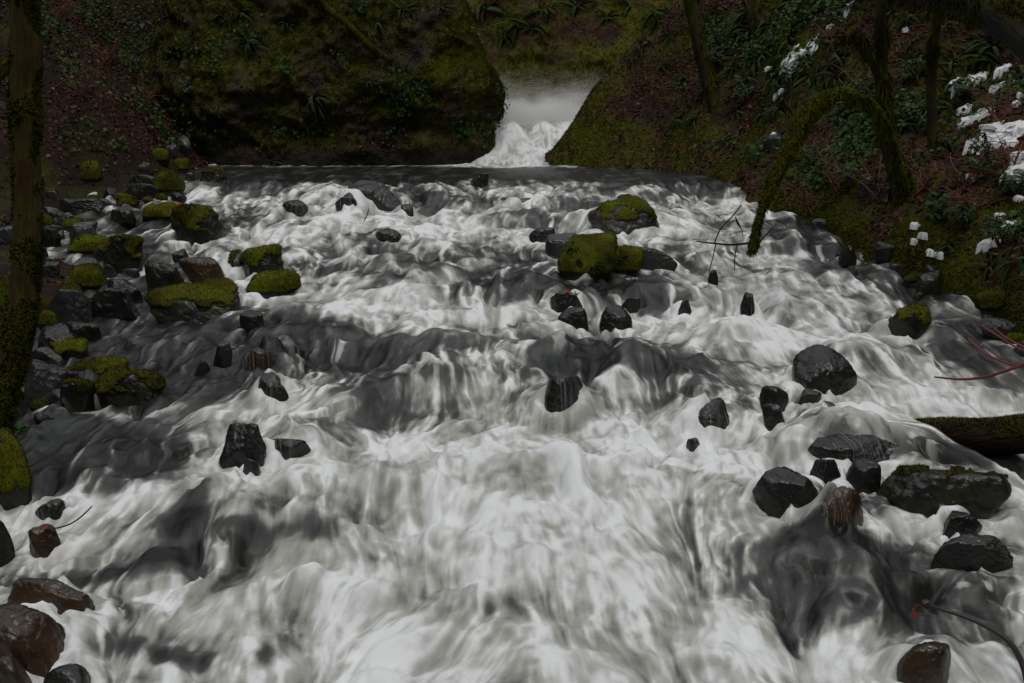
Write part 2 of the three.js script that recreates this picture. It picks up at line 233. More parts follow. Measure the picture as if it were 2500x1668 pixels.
// x, height, d, size, ground
const FERNS = [
  [4.11, 4.78, 21.27, 0.45, "r"], [4.23, 4.2, 20.48, 0.64, "r"], [3.96, 3.88, 20.52, 0.43, "r"], [3.78, 3.24, 19.76, 0.68, "r"], [4.05, 2.84, 18.86, 0.37, "r"], [4.55, 4.61, 20.51, 0.67, "r"],
  [4.55, 4.24, 20.09, 0.49, "r"], [4.59, 3.82, 19.24, 0.46, "r"], [4.31, 3.41, 19.18, 0.46, "r"], [4.41, 2.85, 18.29, 0.43, "r"], [4.98, 4.67, 19.99, 0.54, "r"], [4.92, 3.95, 18.73, 0.51, "r"],
  [4.68, 3.58, 18.73, 0.5, "r"], [4.73, 3.23, 17.8, 0.57, "r"], [4.52, 2.9, 17.64, 0.46, "r"], [5.36, 4.59, 18.8, 0.39, "r"], [5.32, 3.98, 17.79, 0.48, "r"], [5.01, 3.69, 18.1, 0.48, "r"],
  [5.01, 3.06, 16.69, 0.57, "r"], [4.76, 2.8, 16.72, 0.54, "r"], [5.72, 4.52, 18.04, 0.54, "r"], [5.56, 4.13, 17.67, 0.45, "r"], [5.34, 3.66, 17.04, 0.36, "r"], [5.2, 3.35, 16.83, 0.55, "r"],
  [5.14, 2.87, 15.83, 0.5, "r"], [5.81, 4.27, 16.84, 0.48, "r"], [5.77, 3.99, 16.48, 0.35, "r"], [5.69, 3.66, 16.2, 0.32, "r"], [5.48, 3.27, 15.82, 0.47, "r"], [5.34, 2.91, 15.49, 0.43, "r"],
  [6.03, 4.19, 16.24, 0.42, "r"], [6.01, 3.87, 15.9, 0.37, "r"], [6.01, 3.58, 15.56, 0.34, "r"], [5.94, 3.32, 15.38, 0.38, "r"], [5.56, 2.7, 14.8, 0.39, "r"], [6.29, 4.33, 16.07, 0.37, "r"],
  [6.24, 3.9, 15.68, 0.31, "r"], [6.1, 3.57, 15.5, 0.33, "r"], [6.26, 3.22, 15.01, 0.42, "r"], [5.89, 2.86, 14.82, 0.41, "r"], [6.71, 4.38, 15.79, 0.46, "r"], [6.76, 3.82, 15.31, 0.32, "r"],
  [6.49, 3.46, 15.1, 0.37, "r"], [6.61, 3.16, 14.79, 0.41, "r"], [6.25, 2.89, 14.54, 0.44, "r"], [7.11, 4.34, 15.46, 0.43, "r"], [7.07, 4.04, 15.32, 0.44, "r"], [6.8, 3.51, 15.03, 0.36, "r"],
  [6.77, 3.19, 14.63, 0.41, "r"], [6.56, 2.94, 13.98, 0.39, "r"], [4.5, 3.73, 19.38, 0.56, "r"], [4.94, 4.09, 18.87, 0.56, "r"], [4.8, 4.4, 19.82, 0.48, "r"], [4.98, 3.36, 17.3, 0.63, "r"],
  [4.67, 3.35, 18.49, 0.56, "r"], [5.02, 3.09, 16.72, 0.56, "r"], [5.44, 3.3, 16.07, 0.42, "r"], [6.66, 3.63, 15.23, 0.48, "r"], [6.36, 3.51, 15.2, 0.48, "r"], [6.92, 3.74, 15.19, 0.54, "r"],
  [5.29, 2.49, 14.77, 0.36, "r"], [4.99, 2.39, 15.08, 0.36, "r"], [5.5, 2.6, 14.74, 0.36, "r"], [5.56, 2.11, 12.73, 0.35, "r"], [5.31, 1.92, 12.57, 0.3, "r"], [5.89, 2.14, 12.27, 0.35, "r"],
  [5.25, 1.23, 11.07, 0.36, "r"], [5.36, 1.36, 10.69, 0.44, "r"], [3.15, 2.62, 19.82, 0.4, "r"], [3.42, 2.7, 19.38, 0.4, "r"], [2.71, 4.11, 21.93, 0.4, "r"], [3.25, 4.25, 21.62, 0.48, "r"],
  [2.53, 3.86, 21.77, 0.36, "r"], [5.42, 2.22, 13.91, 0.36, "r"], [6.21, 2.59, 13.22, 0.35, "r"], [5.32, 3.71, 17.18, 0.49, "r"], [6.4, 4.05, 15.7, 0.48, "r"], [7.2, 4.08, 15.25, 0.6, "r"],
  [7.07, 4.33, 15.51, 0.48, "r"], [5.21, 4.49, 19, 0.42, "r"], [6.11, 3.52, 15.47, 0.42, "r"], [4.16, 3.6, 19.86, 0.48, "r"], [3.99, 3.76, 20.23, 0.48, "r"], [3.98, 4.5, 21.14, 0.4, "r"],
  [4.41, 4.45, 20.51, 0.48, "r"], [6.05, 2.94, 14.88, 0.42, "r"], [5.57, 1.82, 12.13, 0.3, "r"], [4.98, 2.06, 14.26, 0.36, "r"], [4.6, 2.49, 16.48, 0.36, "r"], [4.59, 2.86, 17.27, 0.42, "r"],
  [5.6, 1.61, 11.42, 0.3, "r"], [5.13, 1.36, 11.88, 0.25, "r"], [-5.23, 4.15, 21.2, 0.56, "c"], [-3.92, 3.07, 20.91, 0.48, "c"], [-2.68, 4.5, 21.18, 0.4, "c"], [-2.2, 4.78, 21.24, 0.4, "c"],
  [-4.82, 1.78, 20.98, 0.32, "c"], [-5.45, 4.76, 21.54, 0.4, "c"], [-5.92, 4.7, 21.74, 0.36, "c"], [-3.17, 4.78, 21.24, 0.4, "c"], [0.12, 5.06, 29.93, 0.84, "f"], [-0.69, 5.52, 30.16, 0.84, "f"],
  [0.92, 5.5, 29.94, 0.66, "f"], [3.35, 5.63, 30.16, 0.72, "f"], [1.86, 5.6, 30.4, 0.72, "f"], [3.99, 5.38, 29.74, 0.66, "f"], [2.64, 5.29, 29.95, 0.55, "f"], [-0.23, 4.78, 29.74, 0.55, "f"],
  [0.57, 5, 29.79, 0.66, "f"], [-1.4, 4.84, 21.5, 0.32, "c"], [-2.82, 3.39, 20.73, 0.24, "c"], [-4.49, 4.51, 21.25, 0.32, "c"], [-3.26, 3.79, 21.04, 0.24, "c"], [-5.6, 3.55, 20.93, 0.24, "c"],
  [3.47, 3.47, 20.8, 0.4, "r"], [3.07, 3.64, 21.37, 0.32, "r"], [4.15, 1.81, 16.07, 0.3, "r"], [5, 1.82, 13.2, 0.25, "r"],
];
// x, height, d, size, ground
const SHRUBS = [
  [3.92, 3.64, 20.22, 0.56, "r"], [4.26, 3, 18.82, 0.42, "r"], [5.24, 2.94, 15.78, 0.36, "r"], [5.54, 3, 15.24, 0.42, "r"], [5.74, 2.55, 14.44, 0.36, "r"], [5.17, 2.03, 13.85, 0.3, "r"],
  [5.72, 2.33, 13.4, 0.35, "r"], [5.88, 2.26, 12.69, 0.35, "r"], [5.16, 1.61, 12.25, 0.3, "r"], [5.7, 2.08, 12.48, 0.3, "r"], [4.71, 1.84, 14.25, 0.3, "r"], [4.53, 2.1, 15.46, 0.3, "r"],
  [5.87, 3.29, 15.39, 0.36, "r"], [5.88, 1.93, 11.99, 0.3, "r"], [6.34, 3.05, 14.76, 0.36, "r"], [-3.95, 0.48, 7.91, 0.18, "l"], [-4.03, 0.46, 7.79, 0.15, "l"], [5.48, 4.13, 17.79, 0.35, "r"],
  [5.4, 1.45, 11.26, 0.3, "r"], [5.32, 1.55, 11.92, 0.25, "r"], [-6.52, 3.16, 21.15, 0.24, "c"], [-4.44, 3.55, 20.8, 0.24, "c"], [-3.01, 4.66, 21.2, 0.32, "c"],
];
// x, height, d, width, length
const SNOW = [
  [5.7, 4.56, 18.13, 0.24, 0.18], [5.46, 4.26, 18.23, 0.14, 0.1], [5.01, 3.79, 18.34, 0.59, 0.24], [4.9, 3.74, 18.5, 0.35, 0.13], [5.11, 3.83, 18.11, 0.21, 0.24], [4.58, 3.57, 18.87, 0.15, 0.07],
  [5.98, 4.06, 16.19, 0.1, 0.18], [4.61, 3.13, 18.07, 0.18, 0.18], [4.33, 2.47, 17.19, 0.13, 0.08], [6.37, 3.22, 14.95, 0.3, 0.11], [6.56, 3.27, 14.94, 0.36, 0.12], [6.83, 3.21, 14.55, 0.4, 0.1],
  [6.9, 3.43, 14.87, 0.24, 0.13], [6.28, 2.91, 14.48, 0.2, 0.12], [6.23, 2.76, 14.22, 0.36, 0.18], [6.16, 2.66, 13.4, 0.35, 0.25], [6.23, 2.49, 13.07, 0.45, 0.35], [6.13, 2.36, 12.5, 0.3, 0.3],
  [6.64, 2.97, 13.8, 0.13, 0.07], [5.94, 2.16, 12.25, 0.3, 0.07], [5.61, 2.11, 12.67, 0.13, 0.08], [5.89, 1.9, 11.9, 0.12, 0.09], [4.93, 1.51, 12.51, 0.13, 0.08], [4.97, 1.43, 12.29, 0.1, 0.06],
  [4.88, 1.35, 12.35, 0.08, 0.06], [4.97, 1.25, 12.06, 0.07, 0.09], [5.03, 1.23, 11.91, 0.1, 0.06], [5.36, 1.44, 11.39, 0.28, 0.1], [5.64, 1.71, 11.82, 0.15, 0.06], [5.61, 1.64, 11.45, 0.22, 0.12],
  [6.76, 3.08, 13.97, 0.1, 0.05], [6.14, 2.55, 13.23, 0.65, 0.3], [6.38, 2.65, 13.19, 0.45, 0.3], [6.34, 2.8, 14.07, 0.42, 0.22], [6.08, 2.25, 12.33, 0.35, 0.3],
];
// x, height, d, size
const TWIGS = [
  [4.6, 1.76, 14.44, 1.02], [4.9, 1.78, 13.66, 0.95], [5.18, 1.94, 13, 0.9], [5.47, 1.93, 12.49, 0.85], [5.33, 3, 15.69, 0.9], [5.81, 3.59, 15.79, 0.9],
  [6.3, 2.74, 13.5, 0.8], [5.91, 2.19, 12.32, 0.75], [5.29, 3.86, 17.58, 0.84], [5.44, 1.73, 12.03, 0.6], [-7.73, 3.68, 20.15, 0.96], [-6.82, 2.85, 19.36, 0.96],
  [-7.37, 3.06, 17.99, 0.77], [-8.46, 4.39, 19.66, 0.88], [-7.82, 4.13, 23.29, 0.9], [4.3, 1.45, 14.71, 0.84],
];
// trunks, branches and sticks: points x, height, d, radius
const CURVES = {
  leftTrunk: [[-3.82, 0.45, 7.1, 0.118], [-3.77, 0.8, 7.2, 0.105], [-3.67, 1.16, 7.25, 0.1], [-3.58, 1.51, 7.3, 0.097], [-3.53, 1.87, 7.35, 0.097], [-3.5, 2.22, 7.4, 0.099], [-3.48, 2.51, 7.4, 0.089], [-3.46, 2.77, 7.4, 0.086], [-3.44, 2.91, 7.4, 0.097], [-3.42, 3.14, 7.4, 0.087], [-3.38, 3.36, 7.4, 0.099], [-3.38, 3.58, 7.4, 0.09], [-3.35, 3.85, 7.4, 0.089], [-3.29, 4.35, 7.4, 0.084], [-3.1, 5.43, 7.3, 0.072], [-2.86, 6.94, 7.2, 0.056]],
  leftLimb: [[-3.5, 3.28, 7.4, 0.046], [-3.6, 3.17, 7.35, 0.043], [-3.76, 3.03, 7.3, 0.043], [-3.97, 2.97, 7.2, 0.037]],
  archBranch: [[5.05, 1.72, 13.1, 0.046], [4.8, 2.25, 12.9, 0.045], [4.55, 2.64, 12.6, 0.048], [4.29, 2.91, 12.4, 0.054], [3.97, 3.06, 12.2, 0.062], [3.65, 3.06, 12, 0.072], [3.39, 2.92, 11.8, 0.074], [3.17, 2.64, 11.6, 0.073], [2.96, 2.34, 11.4, 0.064], [2.79, 2.04, 11.2, 0.046], [2.7, 1.83, 11.1, 0.029], [2.65, 1.66, 11.05, 0.032], [2.62, 1.49, 11, 0.043], [2.61, 1.42, 11, 0.026]],
  archTwigA: [[2.61, 1.52, 11, 0.013], [2.37, 1.51, 10.9, 0.011], [2.13, 1.54, 10.8, 0.009], [1.96, 1.56, 10.8, 0.007]],
  archTwigB: [[2.15, 1.54, 10.8, 0.007], [2.21, 1.69, 10.8, 0.007], [2.34, 1.84, 10.8, 0.007], [2.44, 1.94, 10.9, 0.006]],
  archTwigC: [[2.36, 1.82, 10.8, 0.006], [2.39, 1.75, 10.8, 0.015], [2.43, 1.69, 10.8, 0.005], [2.45, 1.62, 10.8, 0.004]],
  archTwigD: [[2.42, 1.52, 10.9, 0.007], [2.4, 1.41, 10.9, 0.006], [2.4, 1.23, 10.9, 0.005]],
  archTwigE: [[2.68, 1.52, 11, 0.009], [2.76, 1.62, 11, 0.007], [2.85, 1.72, 11, 0.005]],
  archTwigF: [[2.17, 1.54, 10.8, 0.007], [2.14, 1.38, 10.8, 0.006], [2.1, 1.2, 10.8, 0.004]],
  mossTrunk: [[5.12, 1.42, 13, 0.125], [4.99, 1.92, 13.2, 0.126], [4.82, 2.54, 13.3, 0.109], [4.73, 3, 13.3, 0.091], [4.65, 3.35, 13.3, 0.083], [4.6, 3.74, 13.2, 0.069], [4.49, 4.02, 13, 0.06], [4.46, 4.37, 12.8, 0.051], [4.07, 5.39, 12, 0.036]],
  mossTrunkB: [[4.65, 3.3, 13.3, 0.072], [4.38, 3.64, 13.1, 0.066], [4.15, 3.82, 13, 0.06], [4.05, 3.75, 12.9, 0.05]],
  mossStemB: [[5.59, 2, 13.6, 0.065], [5.55, 2.47, 13.7, 0.065], [5.46, 3.26, 13.7, 0.064], [5.38, 3.86, 13.5, 0.052], [5.27, 4.51, 13.2, 0.045]],
  leaningTree: [[5.97, 0.9, 8, 0.219], [5.5, 1.99, 8.3, 0.213], [5.1, 2.77, 8.6, 0.203], [4.61, 3.26, 8.8, 0.184], [4.33, 3.57, 9, 0.166], [4.05, 3.79, 9.2, 0.155], [3.76, 3.94, 9.4, 0.143], [3.48, 4, 9.6, 0.139], [3.06, 4.11, 9.7, 0.103], [2.71, 4.3, 9.8, 0.074], [2.42, 4.59, 9.9, 0.045]],
  slopeTrunk: [[3.89, 2.41, 19.2, 0.136], [3.74, 2.92, 19.3, 0.136], [3.58, 3.51, 19.4, 0.128], [3.4, 4.09, 19.4, 0.127], [3.27, 4.66, 19.4, 0.126], [3.17, 5.22, 19.4, 0.118], [2.91, 7.48, 19.2, 0.099]],
  slopeTrunkB: [[4.56, 3.82, 20, 0.07], [4.53, 4.2, 20.1, 0.07], [4.47, 4.64, 20.1, 0.069], [4.53, 5.08, 20.1, 0.061], [4.43, 6.29, 20, 0.053]],
  bluffBranch: [[-2.37, 3.78, 20.75, 0.056], [-2.81, 4.09, 20.8, 0.064], [-3.21, 4.48, 20.9, 0.064], [-3.62, 4.8, 21, 0.064], [-3.86, 5.26, 21.1, 0.064]],
  log: [[2.86, 0.37, 7.9, 0.047], [3.07, 0.43, 7.75, 0.088], [3.36, 0.48, 7.6, 0.122], [3.58, 0.52, 7.4, 0.143], [3.85, 0.61, 7.2, 0.152], [4.24, 0.72, 6.95, 0.152], [5.41, 0.92, 6.8, 0.154]],
  twig: [[2.22, 0.38, 5, 0.01], [2.31, 0.35, 5, 0.011], [2.42, 0.33, 4.95, 0.012], [2.53, 0.29, 4.9, 0.013], [2.61, 0.24, 4.85, 0.015], [2.66, 0.15, 4.8, 0.016], [2.67, 0.02, 4.7, 0.017]],
  redTwigA: [[3, 1.1, 7, 0.006], [3.13, 1.11, 6.9, 0.009], [3.25, 1.15, 6.8, 0.01], [3.34, 1.22, 6.7, 0.011], [3.47, 1.32, 6.6, 0.011], [3.67, 1.49, 6.5, 0.013]],
  redTwigB: [[3.3, 1.34, 7.2, 0.006], [3.37, 1.26, 7.1, 0.008], [3.45, 1.22, 7, 0.009], [3.52, 1.23, 6.8, 0.01], [3.58, 1.32, 6.6, 0.011]],
  redTwigC: [[3.74, 1.27, 8, 0.005], [3.72, 1.26, 7.6, 0.007], [3.68, 1.26, 7.2, 0.008], [3.74, 1.28, 6.9, 0.01]],
  redTwigD: [[3.68, 1.32, 7.6, 0.004], [3.7, 1.28, 7.4, 0.006], [3.76, 1.25, 7.3, 0.007], [3.73, 1.27, 7, 0.008]],
  stickA: [[2.69, 0.65, 9.2, 0.012], [2.78, 0.65, 9.25, 0.013], [2.89, 0.64, 9.3, 0.012]],
  stickB: [[-2.97, 0.33, 6.1, 0.005], [-2.85, 0.36, 6.1, 0.005], [-2.78, 0.4, 6.1, 0.005], [-2.72, 0.45, 6.1, 0.005], [-2.68, 0.49, 6.1, 0.004]],
  stickC: [[2.94, 0.46, 7.7, 0.008], [2.96, 0.41, 7.5, 0.013], [2.99, 0.34, 7.4, 0.016], [3.01, 0.31, 7.3, 0.009]],
  stickD: [[3.84, 0.83, 10.2, 0.007], [3.85, 0.78, 10.1, 0.008], [3.86, 0.71, 10, 0.009]],
  stickE: [[-2.03, 1.41, 14, 0.008], [-1.98, 1.5, 14, 0.007], [-1.96, 1.58, 14, 0.006]],
  woodStub: [[-5.14, 1.48, 15.6, 0.056], [-5.02, 1.45, 15.5, 0.062], [-4.88, 1.39, 15.4, 0.043]],
};

// ---------------------------------------------------------------- helpers
let seed = 12345;
const rnd = () => { seed |= 0; seed = seed + 0x6D2B79F5 | 0; let t = Math.imul(seed ^ seed >>> 15, 1 | seed); t = t + Math.imul(t ^ t >>> 7, 61 | t) ^ t; return ((t ^ t >>> 14) >>> 0) / 4294967296; };
const rr = (a, b) => a + (b - a) * rnd();
const { clamp, lerp, smoothstep } = THREE.MathUtils;
const V = (x, y, z) => new THREE.Vector3(x, y, z);
const perm = new Uint8Array(512);
{ const p = [...Array(256).keys()]; for (let i = 255; i > 0; i--) { const j = Math.floor(rnd() * (i + 1)); [p[i], p[j]] = [p[j], p[i]]; } for (let i = 0; i < 512; i++) perm[i] = p[i & 255]; }
const fade = (t) => t * t * t * (t * (t * 6 - 15) + 10);
const gradAt = (h, x, y, z) => { h &= 15; const u = h < 8 ? x : y, v = h < 4 ? y : h === 12 || h === 14 ? x : z; return ((h & 1) ? -u : u) + ((h & 2) ? -v : v); };
function noise(x, y, z) {
  const fx = Math.floor(x), fy = Math.floor(y), fz = Math.floor(z), X = fx & 255, Y = fy & 255, Z = fz & 255;
  x -= fx; y -= fy; z -= fz;
  const u = fade(x), v = fade(y), w = fade(z), A = perm[X] + Y, AA = perm[A] + Z, AB = perm[A + 1] + Z, B = perm[X + 1] + Y, BA = perm[B] + Z, BB = perm[B + 1] + Z;
  const a = gradAt(perm[AA], x, y, z), b = gradAt(perm[BA], x - 1, y, z), c = gradAt(perm[AB], x, y - 1, z), d = gradAt(perm[BB], x - 1, y - 1, z);
  const e = gradAt(perm[AA + 1], x, y, z - 1), f = gradAt(perm[BA + 1], x - 1, y, z - 1), g = gradAt(perm[AB + 1], x, y - 1, z - 1), h = gradAt(perm[BB + 1], x - 1, y - 1, z - 1);
  const l1 = a + u * (b - a), l2 = c + u * (d - c), l3 = e + u * (f - e), l4 = g + u * (h - g), m1 = l1 + v * (l2 - l1), m2 = l3 + v * (l4 - l3);
  return m1 + w * (m2 - m1);
}
const fbm = (x, y, z, n = 4) => { let s = 0, a = 0.5; for (let i = 0; i < n; i++) { s += a * noise(x, y, z); x = x * 2.03 + 17.1; y = y * 2.03 + 5.3; z = z * 2.03 + 9.7; a *= 0.5; } return s; };
const ridge = (x, y, z, n = 3) => { let s = 0, a = 0.5; for (let i = 0; i < n; i++) { s += a * (1 - Math.abs(noise(x, y, z)) * 2); x = x * 2.1 + 3.1; y = y * 2.1 + 7.3; z = z * 2.1 + 1.7; a *= 0.5; } return s; };

// ---------------------------------------------------------------- the lie of the land: x to the right, d upstream, heights in metres
function wbase(d) {                                     // the stream without its steps: cascade, quiet pool, then the fall in the gorge
  const a = 1.75 * (d - 4) / 14.2, cascade = 1.75 - 0.5 * (Math.sqrt((1.75 - a) ** 2 + 0.004) + (1.75 - a));
  return d > 21.2 ? 1.75 + Math.min(0.8, 0.62 * (d - 21.2)) : cascade;
}
function nearest(pts, x, d) {                           // signed distance to a polyline (positive on its left), and how far beyond its ends
  let best = 1e9, side = 1, over = 0;
  for (let i = 0; i + 1 < pts.length; i++) {
    const [ax, ad] = pts[i], ex = pts[i + 1][0] - ax, ed = pts[i + 1][1] - ad, L2 = ex * ex + ed * ed, t0 = ((x - ax) * ex + (d - ad) * ed) / L2, t = clamp(t0, 0, 1);
    const dx = x - ax - t * ex, dd = d - ad - t * ed, q = dx * dx + dd * dd;
    if (q < best) { best = q; side = ex * dd - ed * dx >= 0 ? 1 : -1; over = (i === 0 && t0 < 0) ? -t0 * Math.sqrt(L2) : (i + 2 === pts.length && t0 > 1) ? (t0 - 1) * Math.sqrt(L2) : 0; }
  }
  return [Math.sqrt(best) * side, over];
}
const near2 = (l, x, d) => x > l.box[0] && x < l.box[1] && d > l.box[2] && d < l.box[3];
function boxed(list) {
  return list.map(([pts, drop, w, long = 0.7]) => {
    const xs = pts.map((p) => p[0]), ds = pts.map((p) => p[1]), m = 3.2 * long + 0.6;
    return { pts, drop, w, long, box: [Math.min(...xs) - 1.2, Math.max(...xs) + 1.2, Math.min(...ds) - m, Math.max(...ds) + m] };
  });
}
let ledges = [], humps = [];
function waterStep(x, d) {                              // water height before the rocks part it
  let h = wbase(d);
  for (const l of ledges) {
    if (!near2(l, x, d)) continue;
    let [s, over] = nearest(l.pts, x, d);
    s += 0.22 * noise(x * 1.3, d * 1.3, 3.3) + 0.07 * noise(x * 4.1, d * 4.1, 1.3);
    h += 0.5 * l.drop * Math.tanh(s / l.w) * Math.exp(-Math.abs(s) / l.long) * Math.exp(-((over / 0.35) ** 2));
  }
  for (const [hx, hd, r, a] of humps) {
    const u = (x - hx) / r, v = (d - hd) / (0.8 * r), q = u * u + v * v;
    if (q < 9) h += a * Math.exp(-q) * (1 - 0.35 * Math.tanh(-v * 2));
  }
  return h;
}
let shoreLeft = [], talusFoot = [], shoreRight = [];
function leftGround(x, d) {
  const [s1] = nearest(shoreLeft, x, d), [s2] = nearest(talusFoot, x, d), b = wbase(Math.min(d, 21));
  let h = b - 0.16 + (s1 < 0 ? s1 * 0.5 : 0.3 * (1 - Math.exp(-s1 / 1.2)) + 0.1 * s1);
  h += 0.14 * fbm(x * 0.9, d * 0.9, 2.2, 4);
  if (s2 > 0) h += 0.9 * s2 + (0.5 * fbm(x * 0.55, d * 0.55, 7.7, 3) + 0.22 * ridge(x * 1.1, d * 1.1, 1.1, 2)) * Math.min(1, s2);
  return h;
}
function rightGround(x, d) {
  const [s0] = nearest(shoreRight, x, d), b = wbase(Math.min(d, 21)), gorge = smoothstep(d, 14.5, 16.5);
  const s = s0 + 0.25 * noise(x * 0.9, d * 0.9, 4.4) * smoothstep(Math.abs(s0), 0, 1);
  const steep = s < 3.6 ? 1.28 * s : 4.6 + 0.95 * (s - 3.6), bank = 0.62 * (1 - Math.exp(-s / 0.3)) + 0.55 * s + 0.25 * Math.max(0, s - 3);
  let h = b - 0.14 + (s < 0 ? s * 0.9 : lerp(bank, steep, gorge));
  if (s > -0.2) h += (0.32 * fbm(x * 0.8, d * 0.8, 6.1, 4) + 0.1 * ridge(x * 1.7, d * 1.7, 0.1, 2) - 0.05) * smoothstep(s, -0.2, 1);
  return h;
}
// rock bluff: a curve at the waterline carried up, leaning out low down and back above
const bluffCurve = new THREE.CatmullRomCurve3([[-8.6, 24.5], [-7.5, 22.4], [-6.7, 21.5], [-5.6, 21.05], [-4.4, 20.95], [-3, 21.0], [-1.7, 21.15], [-0.85, 21.35], [-0.5, 21.7], [-0.55, 22.5], [-1.0, 23.8], [-1.7, 26], [-2.2, 29]].map(([x, d]) => V(x, 0, -d)), false, 'centripetal');
const leanAt = [[-0.8, 0.05], [0, 0], [0.35, 0.08], [0.7, 0.1], [1.1, 0.28], [1.5, 0.34], [1.8, 0.2], [2.2, -0.12], [3, -0.6], [3.6, -1.0], [5, -1.9], [7, -3.4], [10, -6]];
function lean(v) { for (let i = 1; i < leanAt.length; i++) if (v <= leanAt[i][0]) { const [a, p] = leanAt[i - 1], [b, q] = leanAt[i]; return lerp(p, q, smoothstep(v, a, b) * 0.5 + 0.5 * (v - a) / (b - a)); } return -6; }
function gridGeometry(nu, nv, at) {                     // (nu+1)(nv+1) points, at(u, v) -> [x, y, z, tu, tv]
  const pos = new Float32Array((nu + 1) * (nv + 1) * 3), uv = new Float32Array((nu + 1) * (nv + 1) * 2), index = new Uint32Array(nu * nv * 6);
  for (let j = 0, k = 0; j <= nv; j++) for (let i = 0; i <= nu; i++, k++) { const p = at(i / nu, j / nv, i, j); pos.set([p[0], p[1], p[2]], k * 3); uv.set([p[3], p[4]], k * 2); }
  for (let j = 0, k = 0; j < nv; j++) for (let i = 0; i < nu; i++, k += 6) { const a = j * (nu + 1) + i, b = a + 1, c = a + nu + 1, e = c + 1; index.set([a, b, e, a, e, c], k); }
  const g = new THREE.BufferGeometry();
  g.setAttribute('position', new THREE.BufferAttribute(pos, 3)); g.setAttribute('uv', new THREE.BufferAttribute(uv, 2)); g.setIndex(new THREE.BufferAttribute(index, 1));
  g.computeVertexNormals();
  return g;
}
function bluffGeometry(nu, nv) {
  const up = V(0, 1, 0), c = V(), t = V(), n = V();
  return gridGeometry(nu, nv, (u, v) => {
    const h = -0.8 + 10.3 * Math.pow(v, 1.25), s = 0.02 + 0.96 * u;
    bluffCurve.getPointAt(s, c); bluffCurve.getTangentAt(s, t); n.crossVectors(t, up).normalize();
    const y = 1.75 + h, px = c.x, pz = c.z, amp = smoothstep(h, -0.3, 0.8);
    const lumps = 0.55 * fbm(px * 0.5 + 3, y * 0.45, pz * 0.5, 3) + 0.26 * (ridge(px * 0.9, y * 1.2 + 0.2 * px, pz * 0.9, 3) - 0.5) + 0.14 * fbm(px * 2.6, y * 2.6, pz * 2.6, 3);
    const crags = 0.1 * (Math.abs(noise(px * 3.1 + 9, y * 4.2, pz * 3.1)) - 0.25) + 0.05 * fbm(px * 9, y * 9, pz * 9, 2);
    const tip = smoothstep(u, 0.5, 0.62);               // the end at the gap keeps its outline more closely
    const o = lean(h) * (0.55 + 0.45 * tip) + lumps * (1 - 0.55 * tip) * (0.25 + 0.75 * amp) + crags * (0.4 + 0.6 * amp);
    return [px + n.x * o, y, pz + n.z * o, s * 19, h];
  });
}
function farSlopeGeometry(nu, nv) {
  return gridGeometry(nu, nv, (u, v) => {
    const x = lerp(-5, 9, u), h = 9.5 * v, d = 27.2 + 0.62 * h + 0.09 * (x - 1) ** 2 * -0.15 + 0.9 * fbm(x * 0.5, h * 0.5, 8.8, 4) + 0.3 * ridge(x * 1.3, h * 1.3, 4.8, 2);
    return [x, 1.0 + h, -d, x, h];
  });
}

ledges = boxed(LEDGES); humps = HUMPS; shoreLeft = SHORE_LEFT; talusFoot = TALUS_FOOT; shoreRight = SHORE_RIGHT;

// ---------------------------------------------------------------- naming
const taken = {};
function named(o, name) { const n = taken[name] = (taken[name] ?? -1) + 1; o.name = n ? name + '_' + String(n).padStart(3, '0') : name; return o; }
function shadows(o) { o.traverse((m) => { if (m.isMesh) { m.castShadow = true; m.receiveShadow = true; } }); return o; }
function thing(o, name, label, category, group) { named(o, name); o.userData = { label, category }; if (group) o.userData.group = group; scene.add(shadows(o)); return o; }
function structure(o, name, label) { named(o, name); o.userData = { kind: 'structure' }; if (label) o.userData.label = label; scene.add(shadows(o)); return o; }
function part(parent, geometry, material, name) { const m = new THREE.Mesh(geometry, material); m.name = name; parent.add(m); return m; }
function stuff(o, name, label, category) { named(o, name); o.userData = { kind: 'stuff', label, category }; scene.add(shadows(o)); return o; }

// ---------------------------------------------------------------- textures and materials
function dataTexture(w, h, data, srgb) {
  const t = new THREE.DataTexture(data, w, h);
  t.magFilter = THREE.LinearFilter; t.minFilter = THREE.LinearFilter; t.wrapS = t.wrapT = THREE.RepeatWrapping;
  if (srgb) t.colorSpace = THREE.SRGBColorSpace;
  t.needsUpdate = true; return t;
}
function grainTexture(n, cx, cy, oct, sharp) {          // tiling grain: octaves of a wrapped random lattice, cx by cy cells at first
  const out = new Float32Array(n * n), d = new Uint8Array(n * n * 4);
  for (let o = 0, amp = 0.5; o < oct; o++, amp *= 0.55) {
    const w = cx << o, h = cy << o, lat = new Float32Array(w * h); for (let k = 0; k < lat.length; k++) lat[k] = rnd() - 0.5;
    for (let j = 0, k = 0; j < n; j++) for (let i = 0; i < n; i++, k++) {
      const x = i / n * w, y = j / n * h, x0 = x | 0, y0 = y | 0, u = fade(x - x0), v = fade(y - y0), x1 = (x0 + 1) % w, y1 = (y0 + 1) % h;
      const q = (lat[y0 * w + x0] * (1 - u) + lat[y0 * w + x1] * u) * (1 - v) + (lat[y1 * w + x0] * (1 - u) + lat[y1 * w + x1] * u) * v;
      out[k] += amp * (sharp ? 0.5 - 2 * Math.abs(q) : 2 * q);
    }
  }
  for (let k = 0; k < out.length; k++) { d[k * 4] = d[k * 4 + 1] = d[k * 4 + 2] = clamp(128 + 127 * out[k], 0, 255); d[k * 4 + 3] = 255; }
  return dataTexture(n, n, d);
}
const rockGrain = grainTexture(512, 7, 7, 6), barkGrain = grainTexture(512, 14, 3, 5, true), soilGrain = grainTexture(512, 9, 9, 5);
